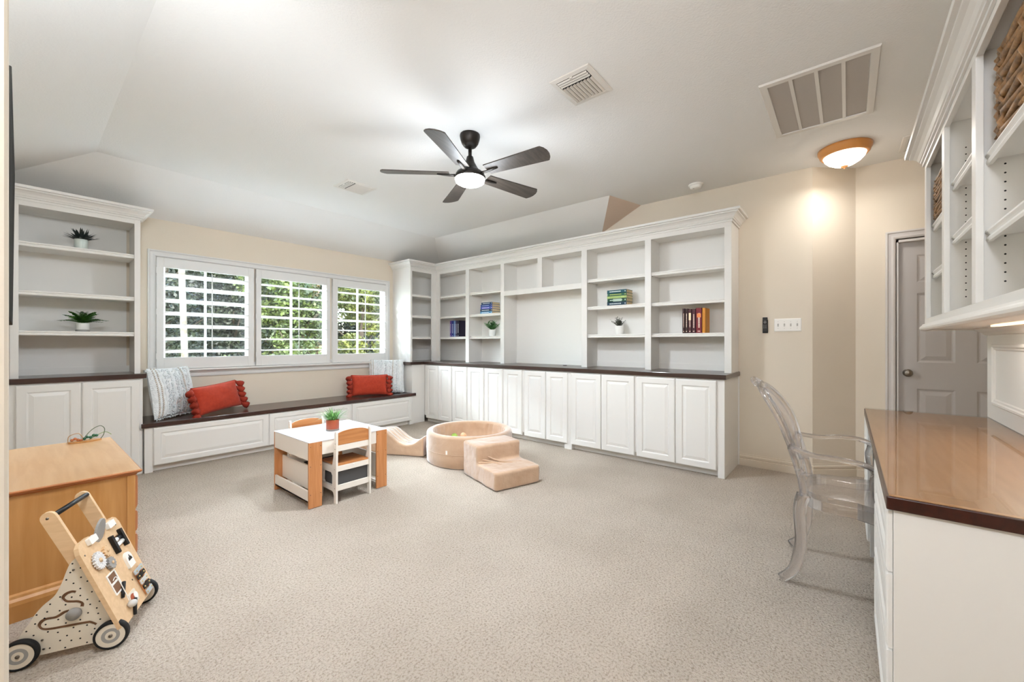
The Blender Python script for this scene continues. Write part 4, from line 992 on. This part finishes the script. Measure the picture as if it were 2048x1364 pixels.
# soft folds lying across the inner corner
fd = MB()
for k, (a, b, c_) in enumerate(((.01,.300,.16),(.05,.294,.26),(.10,.302,.33))):
    q0 = O+U*a+V*(b)+Vector((0,0,.16+.02*k)); q1 = O+U*(a+.12)+V*(b-.045)+Vector((0,0,.150)); q2 = O+U*(a+c_)+V*(b-.12-.02*k)+Vector((0,0,.1485))
    fd.tube(smooth([q0, q1, q2], 8), [.004,.005]+[.0075]*6+[.007]*6+[.003]*3, 10)
build(fd, 'fabric_fold', velvet, t)
t = thing('ball_pit', 'round beige velvet ball pit with a small white tag', 'ball pit', (2.952, 3.002, 0))
px, py = 2.964, 3.016; ro, ri, hh = .436, .368, .305
def arc(cx, cz, r, a0, a1, n=5): return [(cx+r*math.cos(a0+(a1-a0)*k/n), cz+r*math.sin(a0+(a1-a0)*k/n)) for k in range(n+1)]
pf = [(0,.004),(ro-.012,.004),(ro-.003,.012)]+[(ro+.002,.1),(ro+.002,.2)]+arc(ro-.028,hh-.028,.028,0,PI/2)+arc(ri+.028,hh-.028,.028,PI/2,PI)+[(ri-.004,.22),(ri,.155),(ri-.02,.138),(0,.134)]
m = MB(); seg = 120; vs = []; n = len(pf)
for (r_, z) in pf:
    for k in range(seg):
        th = 2*PI*k/seg; wv = 0
        if ri-.01 < r_ < ri+.01 and z < .28: wv = .006*math.sin(9*th+2)*math.sin(23*th) + .005*math.sin(41*th+z*22)
        if r_ > ro-.01 and .05 < z < .25: wv = .0025*math.sin(13*th+z*30)
        vs.append((px+(r_+wv)*math.cos(th), py+(r_+wv)*math.sin(th), z))
fs = [(i*seg+k, i*seg+(k+1) % seg, (i+1)*seg+(k+1) % seg, (i+1)*seg+k) for i in range(n-1) for k in range(seg)]
m.add(vs, fs, True); build(m, 'pit_ring', velvet, t)
tg = math.atan2(2.89-py, 2.53-px); build(MB().obox((px+(ro+.004)*math.cos(tg), py+(ro+.004)*math.sin(tg), .155), (.003,.017,.035), (0,0,tg)), 'tag', tapem, t)
sm_ = MB(); sm_.tube([(px+(ro+.003)*math.cos(2*PI*k/100), py+(ro+.003)*math.sin(2*PI*k/100), .135) for k in range(100)], .0022, 6, closed=True); build(sm_, 'seam', velvet, t)
for (x, y, cc, l) in ((3.000,3.288,'9fc35a','green plastic ball lying inside the round pit'), (3.082,3.235,'e3b690','peach plastic ball beside the green one in the pit')):
    b = MB(); b.lathe([(0,-.035)]+[(.035*math.cos(a), .035*math.sin(a)) for a in [(-PI/2)+PI*k/12 for k in range(1, 12)]]+[(0,.035)], (x,y,.1705), 24)
    tag(build(b, 'play_ball', mat('ball '+cc, cc, .35)), l, 'ball', 'balls in the ball pit')
t = thing('foam_wave', 'low beige foam block with a scooped top beside the pit', 'foam block', (2.5, 3.8, 0))
E_ = Vector((math.cos(R(117)), math.sin(R(117)), 0)); prf = [(0,0),(.93,0),(.93,.17)]+[(q[0], q[1]) for q in cr([(.93,.17),(.80,.205),(.62,.225),(.50,.242),(.43,.238),(.36,.19),(.28,.135),(.20,.113),(.12,.128),(.05,.17),(0,.205)], 5)][1:]
wv = MB(); wv.prism([prf], (2.655,3.385,.003), E_, (0,0,1), .29); wo = build(wv, 'foam_block', velvet, t, fix=True); puff(wo, .014, .010, .008, .08)
gr = MB()
for k in range(4):
    D_ = E_.cross(Vector((0,0,1))); pts = [Vector((2.655,3.385,.006))+E_*s_+D_*(.06+.06*k)+Vector((0,0,z)) for s_, z in prf[3:-1]]
    gr.tube(pts, .0035, 6)
build(gr, 'piping', velvetw, t)

# ------------------------------------------------------------------ cushions on the bench
def cushion(name, label, c, w, h, th, yaw, lean, m, cat='pillow', group=None, wr=.0, seed=0, roll=0, nn=26, pinch=.07):
    t = thing(name, label, cat, c, 0, group); rd = random.Random(seed)
    Ux = Vector((math.cos(yaw), math.sin(yaw), 0)); Nh = Vector((Ux.y, -Ux.x, 0))      # Nh faces the room
    Vz = (Vector((0,0,1))*math.cos(lean)-Nh*math.sin(lean)); Nn_ = Ux.cross(Vz)
    if Nn_.dot(Nh) < 0: Nn_ = -Nn_
    U2 = Ux*math.cos(roll)+Vz*math.sin(roll); V2 = -Ux*math.sin(roll)+Vz*math.cos(roll)
    c0 = Vector(c)+Vz*(h/2*math.cos(roll))
    ph_ = [rd.uniform(0, 6) for _ in range(6)]
    def P(u, v, s_):
        x = w/2*u*(1-pinch*(1-v*v)); y = h/2*v*(1-pinch*(1-u*u)*.9)
        k = max(0, (1-u*u)*(1-v*v))**.42
        z = s_*th/2*k
        if wr: z += s_*wr*k*(math.sin(u*7+ph_[0]+v*3)*.5+math.sin(v*9+ph_[1]-u*4)*.4+math.sin((1-abs(u))*14+v*11+ph_[2])*.35*abs(u))
        return c0+U2*x+V2*y+Nn_*z
    m_ = MB(); vs = []; fs = []
    for s_ in (1, -1):
        o = len(vs)
        for i in range(nn+1):
            for j in range(nn+1): vs.append(P(-1+2*i/nn, -1+2*j/nn, s_))
        for i in range(nn):
            for j in range(nn):
                a = o+i*(nn+1)+j; q = (a, a+nn+1, a+nn+2, a+1); fs.append(q if s_ > 0 else q[::-1])
    m_.add(vs, fs, True); build(m_, 'pillow_body', m, t)
    return t, P, U2, V2, Nn_
def knit_details(t, P, U2, V2, Nn_, w, h, seed, bands):
    rd = random.Random(seed)
    for (u0, kind_) in bands:
        mb = MB()
        if kind_ == 'rib':
            mb.tube([P(u0+.012*math.sin(j*1.1), -.96+1.92*j/44, 1)+Nn_*.001 for j in range(45)], .006, 7)
        elif kind_ == 'chain':
            for j in range(26):
                v = -.95+1.9*j/25; p = P(u0, v, 1)+Nn_*.003; q = P(u0+.03, v+.03, 1)+Nn_*.003; mb.tube([p, (p+q)/2+Nn_*.006, q], .0055, 6)
        elif kind_ == 'loops':
            for j in range(60):
                v = rd.uniform(-.95,.95); u = u0+rd.uniform(-.06,.06); p = P(u, v, 1); mb.tube([p, p+Nn_*.009+V2*rd.uniform(-.006,.006), p+U2*.012+V2*.012], .0045, 6)
        build(mb, 'knit_band', knitl if kind_ == 'chain' else knit, t, kind='stuff')
    fr = MB()
    for j in range(90):
        s_ = j/90
        if j % 2: p = P(-.95+1.9*s_, -.985, 1); d = -V2*rd.uniform(.010,.022)+U2*rd.uniform(-.008,.008)
        else: p = P(.98*(1 if s_ > .5 else -1), -.95+1.9*((s_*2) % 1), 1); d = U2*(1 if s_ > .5 else -1)*rd.uniform(.008,.018)
        d = Vector(d); fr.tube([p, p+d*.6+Nn_*.004, p+d], [.003,.0035,.002], 5)
    build(fr, 'fringe', knit, t, kind='stuff')
BZ = .452
for c, yaw, lb_, sd in (((.985,5.135,BZ+.012), R(41), 'white knitted cushion in the bench corner by the plant bookcase', 3), ((3.40,5.175,BZ+.012), R(-36), 'white knitted cushion in the bench corner by the bare bookcase', 9)):
    q = cushion('throw_pillow', lb_, c, .50, .485, .15, yaw, R(9), knit, group='white knitted cushions', wr=.006, seed=sd, pinch=.05)
    knit_details(*q, .5, .485, sd, [(-.9,'chain'),(-.78,'chain'),(-.62,'rib'),(-.5,'loops'),(-.34,'loops'),(-.2,'rib'),(-.06,'loops'),(.1,'rib'),(.2,'loops'),(.34,'chain'),(.46,'rib'),(.58,'loops'),(.74,'rib'),(.88,'rib')])
for c, yaw, lb_, sd, rl, ws in (((1.335,5.055,BZ+.026), R(26), 'rust red lumbar cushion leaning on the knitted cushion by the plant bookcase', 5, R(5), .50), ((3.085,5.09,BZ+.010), R(-22), 'rust red lumbar cushion by the bare corner bookcase', 6, R(-1), .48)):
    t, P, U2, V2, Nn_ = cushion('lumbar_pillow', lb_, c, ws, .285, .13, yaw, R(14), redm, group='rust lumbar cushions', wr=.004, seed=sd, roll=rl, pinch=.06)
    rd = random.Random(sd)
    build(MB().tube([P(u, 1, 1) for u in [-1+2*j/20 for j in range(21)]], .004, 6).tube([P(-1, v, 1) for v in [-1+2*j/20 for j in range(21)]], .004, 6).tube([P(1, v, 1) for v in [-1+2*j/20 for j in range(21)]], .004, 6), 'piping', redt, t)
    for s_ in (-1, 1):
        for k in range(5):
            v = .92-.42*k; p = P(s_, v, 1)-U2*s_*.006; d = (U2*s_*.85+V2*(-.8)+Nn_*(.35)).normalized(); L_ = .088
            tm = MB(); tm.lathe([(0,0),(.012,.002),(.015,.010),(.011,.017),(.017,.025),(.029,.045),(.035,.066),(.031,L_),(0,L_-.006)], (0,0,0), 14)
            ri_ = rd.uniform(0, 6); vv = []
            zx = d; xx = zx.cross(Vector((0,0,1))).normalized(); yy = zx.cross(xx)
            for q in tm.v:
                an = math.atan2(q.y, q.x); f_ = 1+.13*math.sin(an*7+ri_)*(q.z/L_); vv.append(p+xx*q.x*f_+yy*q.y*f_+zx*q.z)
            build(MB().add(vv, tm.f, True), 'tassel', redt, t)

# ------------------------------------------------------------------ plants on the shelves
rp = random.Random(21)
t = thing('potted_plant', 'dark spiky succulent in a mint white pot on the upper shelf', 'plant', (.34, 5.15, 1.985))
pot('pot', (.34,5.15,1.985), .043, .098, potm, t, .97)
sp = MB()
for k in range(80):
    a = 2*PI*k/80*7.3; ti = rp.uniform(.1,1.3) if k % 4 else rp.uniform(1.6,2.8)
    sp.blade((.34+math.cos(a)*.012, 5.15+math.sin(a)*.012, 2.072), (math.cos(a)*ti, math.sin(a)*ti, 1), rp.uniform(.075,.125), .019, rp.uniform(-.05,.2), 5, tip=.02)
build(sp, 'succulent_leaves', leafdark, t, kind='stuff')
t = thing('potted_plant', 'leafy green fern in a white pot with grey base on the lower shelf', 'plant', (.347, 5.12, 1.28))
pot('pot', (.347,5.12,1.28), .043, .075, potw, t, .98)
build(MB().lathe([(.0425,1.2806),(.0445,1.281),(.0445,1.297),(.0435,1.298)], (.347,5.12,0)), 'base_band', greyp, t)
fn = MB()
for k in range(34):
    a = 2*PI*k/34*5+rp.uniform(-.2,.2); ti = rp.uniform(.25,1.7); L_ = rp.uniform(.09,.15)
    d = Vector((math.cos(a)*ti, math.sin(a)*ti, 1)).normalized(); b = Vector((.347,5.12,1.345)); hd = Vector((math.cos(a), math.sin(a), 0))
    if k % 5 == 0: d = Vector((math.cos(a)*.3, math.sin(a)*.3, 1)).normalized(); L_ = .155
    for j in range(2, 9):
        u = j/8; p = b+d*L_*u+(hd*.5-Vector((0,0,1)))*.35*L_*u*u; sd_ = d.cross(Vector((0,0,1))).normalized()
        for s_ in (-1, 1): fn.blade(p, sd_*s_*.8+d*.9, L_*.36*(1.1-.5*u), .015, .25, 4)
    fn.blade(b, d, L_*1.05, .006, .35, 5)
build(fn, 'fern_leaves', leafg, t, kind='stuff')
def bush(cx, cyy, z0, r, h, n, lsz, m, t, asym=0):
    f = MB(); rr = random.Random(int(cx*100))
    for k in range(n):
        a = rr.uniform(0, 2*PI); ti = rr.uniform(0, 1.3); L_ = h*rr.uniform(.5,1); d = Vector((math.cos(a)*ti*r/h+asym*rr.random(), math.sin(a)*ti*r/h+asym*rr.uniform(0,1.4), 1)).normalized(); b = Vector((cx, cyy, z0))
        f.tube([b, b+d*L_], [.0016,.001], 5)
        for j in range(6):
            p = b+d*L_*(.3+.7*j/5); a2 = rr.uniform(0, 2*PI); f.blade(p, (math.cos(a2), math.sin(a2), rr.uniform(.2,1)), lsz*rr.uniform(.7,1.2), lsz*.45, .2, 3)
    build(f, 'leaves', m, t, kind='stuff')
t = thing('potted_plant', 'bushy green plant in a white pot below the blue book stack', 'plant', (4.30, 3.915, 1.28))
pot('pot', (4.30,3.915,1.28), .052, .095, potw, t, .88); bush(4.30, 3.915, 1.36, .17, .15, 85, .040, leafb, t)
t = thing('potted_plant', 'grey green sprigs in a white pot below the green book stack', 'plant', (4.28, 1.97, 1.28))
pot('pot', (4.28,1.97,1.28), .050, .095, potw, t, .86); bush(4.28, 1.975, 1.36, .12, .12, 46, .026, leaft, t, .2)

# ------------------------------------------------------------------ books
def book(lo, hi, lie, cc, label, group, mark='e8e2d2', lay=0, patch=None):
    # spine on the low x side; lying books have their boards above and below, standing ones on the y sides
    (x0, y0, z0), (x1, y1, z1) = lo, hi
    t = thing('book', label, 'book', ((x0+x1)/2, (y0+y1)/2, z0), 0, group); m = mat('book cloth '+cc, cc, .55); b = .0022
    cv = MB().box((x0,y0,z0),(x0+b,y1,z1))
    if lie: cv.box((x0,y0,z0),(x1,y1,z0+b)).box((x0,y0,z1-b),(x1,y1,z1))
    else: cv.box((x0,y0,z0),(x1,y0+b,z1)).box((x0,y1-b,z0),(x1,y1,z1))
    build(cv, 'book_cover', m, t)
    build(MB().box((x0+b,y0+(.004 if lie else b),z0+(b if lie else .004)),(x1-.004,y1-(.004 if lie else b),z1-(b if lie else .004))), 'book_pages', page, t)
    k = MB(); xs_ = x0-.0004
    if lie:
        h = z1-z0; L_ = y1-y0; rd = random.Random(int(y1*1000+z0*777)); y = y1-.03
        while y > y0+L_*.28:
            w_ = rd.uniform(.006,.014); k.box((xs_,y,z0+h*.36),(x0,y-w_,z0+h*.64)); y -= w_+.003
        k.box((xs_,y0+.020,z0+h*.3),(x0,y0+.012,z0+h*.7))
    else:
        w = y1-y0; H_ = z1-z0; rd = random.Random(int(y1*1000)); z = z1-.05
        while z > z0+H_*.25:
            w_ = rd.uniform(.006,.014); k.box((xs_,y0+w*.36,z),(x0,y0+w*.62,z-w_)); z -= w_+.003
        k.box((xs_,y0+w*.3,z0+.022),(x0,y0+w*.7,z0+.014))
    build(k, 'spine_lettering', mat('print '+mark+cc, mark, .5), t, kind='stuff')
    if patch:
        q0, q1, pc = patch; k = MB()
        if lie: k.box((xs_*1-.0002,y1-(y1-y0)*q0,z0+.003),(x0,y1-(y1-y0)*q1,z1-.003))
        else: k.box((xs_-.0002,y0+(y1-y0)*.18,z1-(z1-z0)*q0),(x0,y1-(y1-y0)*.18,z1-(z1-z0)*q1))
        build(k, 'spine_label', mat('label '+pc+cc, pc, .5), t)
zs = [1.6003,1.633,1.667,1.70,1.732,1.763][:6]
blue = [('4f8fb8','light blue book at the bottom of the blue stack','dfe8ee',.0),('1c3350','navy book second from the bottom of the blue stack','c8d4dc',.0),('3a4fa8','bright blue book in the middle of the blue stack','d8c8f0',.004),('243a80','deep blue book second from the top of the blue stack','8fa8d0',.006),('1d3d5c','dark teal book on top of the blue stack','d5dde0',.016)]
for k, (cc, l, mk, ins) in enumerate(blue): book((4.218+ins*.3,3.845,zs[k]),(4.39-ins*.5,4.075-ins,zs[k+1]-.0004),True,cc,l,'blue books lying on the shelf',mk)
green = [('1c3a4c','slate blue book at the bottom of the green stack','c6d0d4',None),('1d4b38','forest green book above the bottom one in the green stack','cfe0d0',(.30,.75,'a9bfae')),('a9c47a','lime green book in the middle of the green stack','8aa860',None),('2b5f4a','mid green book second from the top of the green stack','b9c060',None),('1d5360','teal book on top of the green stack','dfe8e0',None)]
zg = [1.6003,1.642,1.679,1.708,1.738,1.774]
for k, (cc, l, mk, pt) in enumerate(green): book((4.218,1.862,zg[k]),(4.385,2.092-(.004 if k % 2 else 0),zg[k+1]-.0004),True,cc,l,'green books lying on the shelf',mk,patch=pt)
pur = [(4.725,4.690,'6a4a92','purple book at the window end of the blue upright row',.252),(4.689,4.635,'2c3a86','royal blue book in the upright row',.252),(4.634,4.600,'7fa0c8','pale blue book in the middle of the upright row',.25),(4.599,4.566,'3a3158','violet book with white spine print in the upright row',.25),(4.565,4.521,'231f33','near black book at the end of the blue upright row',.25)]
for a, b, cc, l, h in pur: book((4.30,b*1.019+.0003,1.2803),(4.435,a*1.019-.0003,1.28+h),False,cc,l,'blue and purple books standing on the shelf','e8ecf4')
mar = [(1.274,1.251,'3a1a17','slim dark brown book at the start of the maroon row',.247,None),(1.250,1.221,'32120f','dark brown book with pale lettering in the maroon row',.244,None),(1.220,1.187,'4a1a20','wine red book with cream spine label',.238,(.16,.46,'efdcb8')),(1.186,1.149,'451823','dark plum book beside the wine red one',.236,None),(1.148,1.091,'741a24','thick crimson book with an orange spine band',.246,(.22,.38,'e88a4a')),(1.090,1.059,'d08a2a','mustard yellow book at the end of the maroon row',.243,None)]
for a, b, cc, l, h, pt in mar: book((4.22,b+.0003,1.2803),(4.37,a-.0003,1.28+h),False,cc,l,'maroon books standing on the shelf','dfc8b8' if cc != 'd08a2a' else 'c47f22',patch=pt)
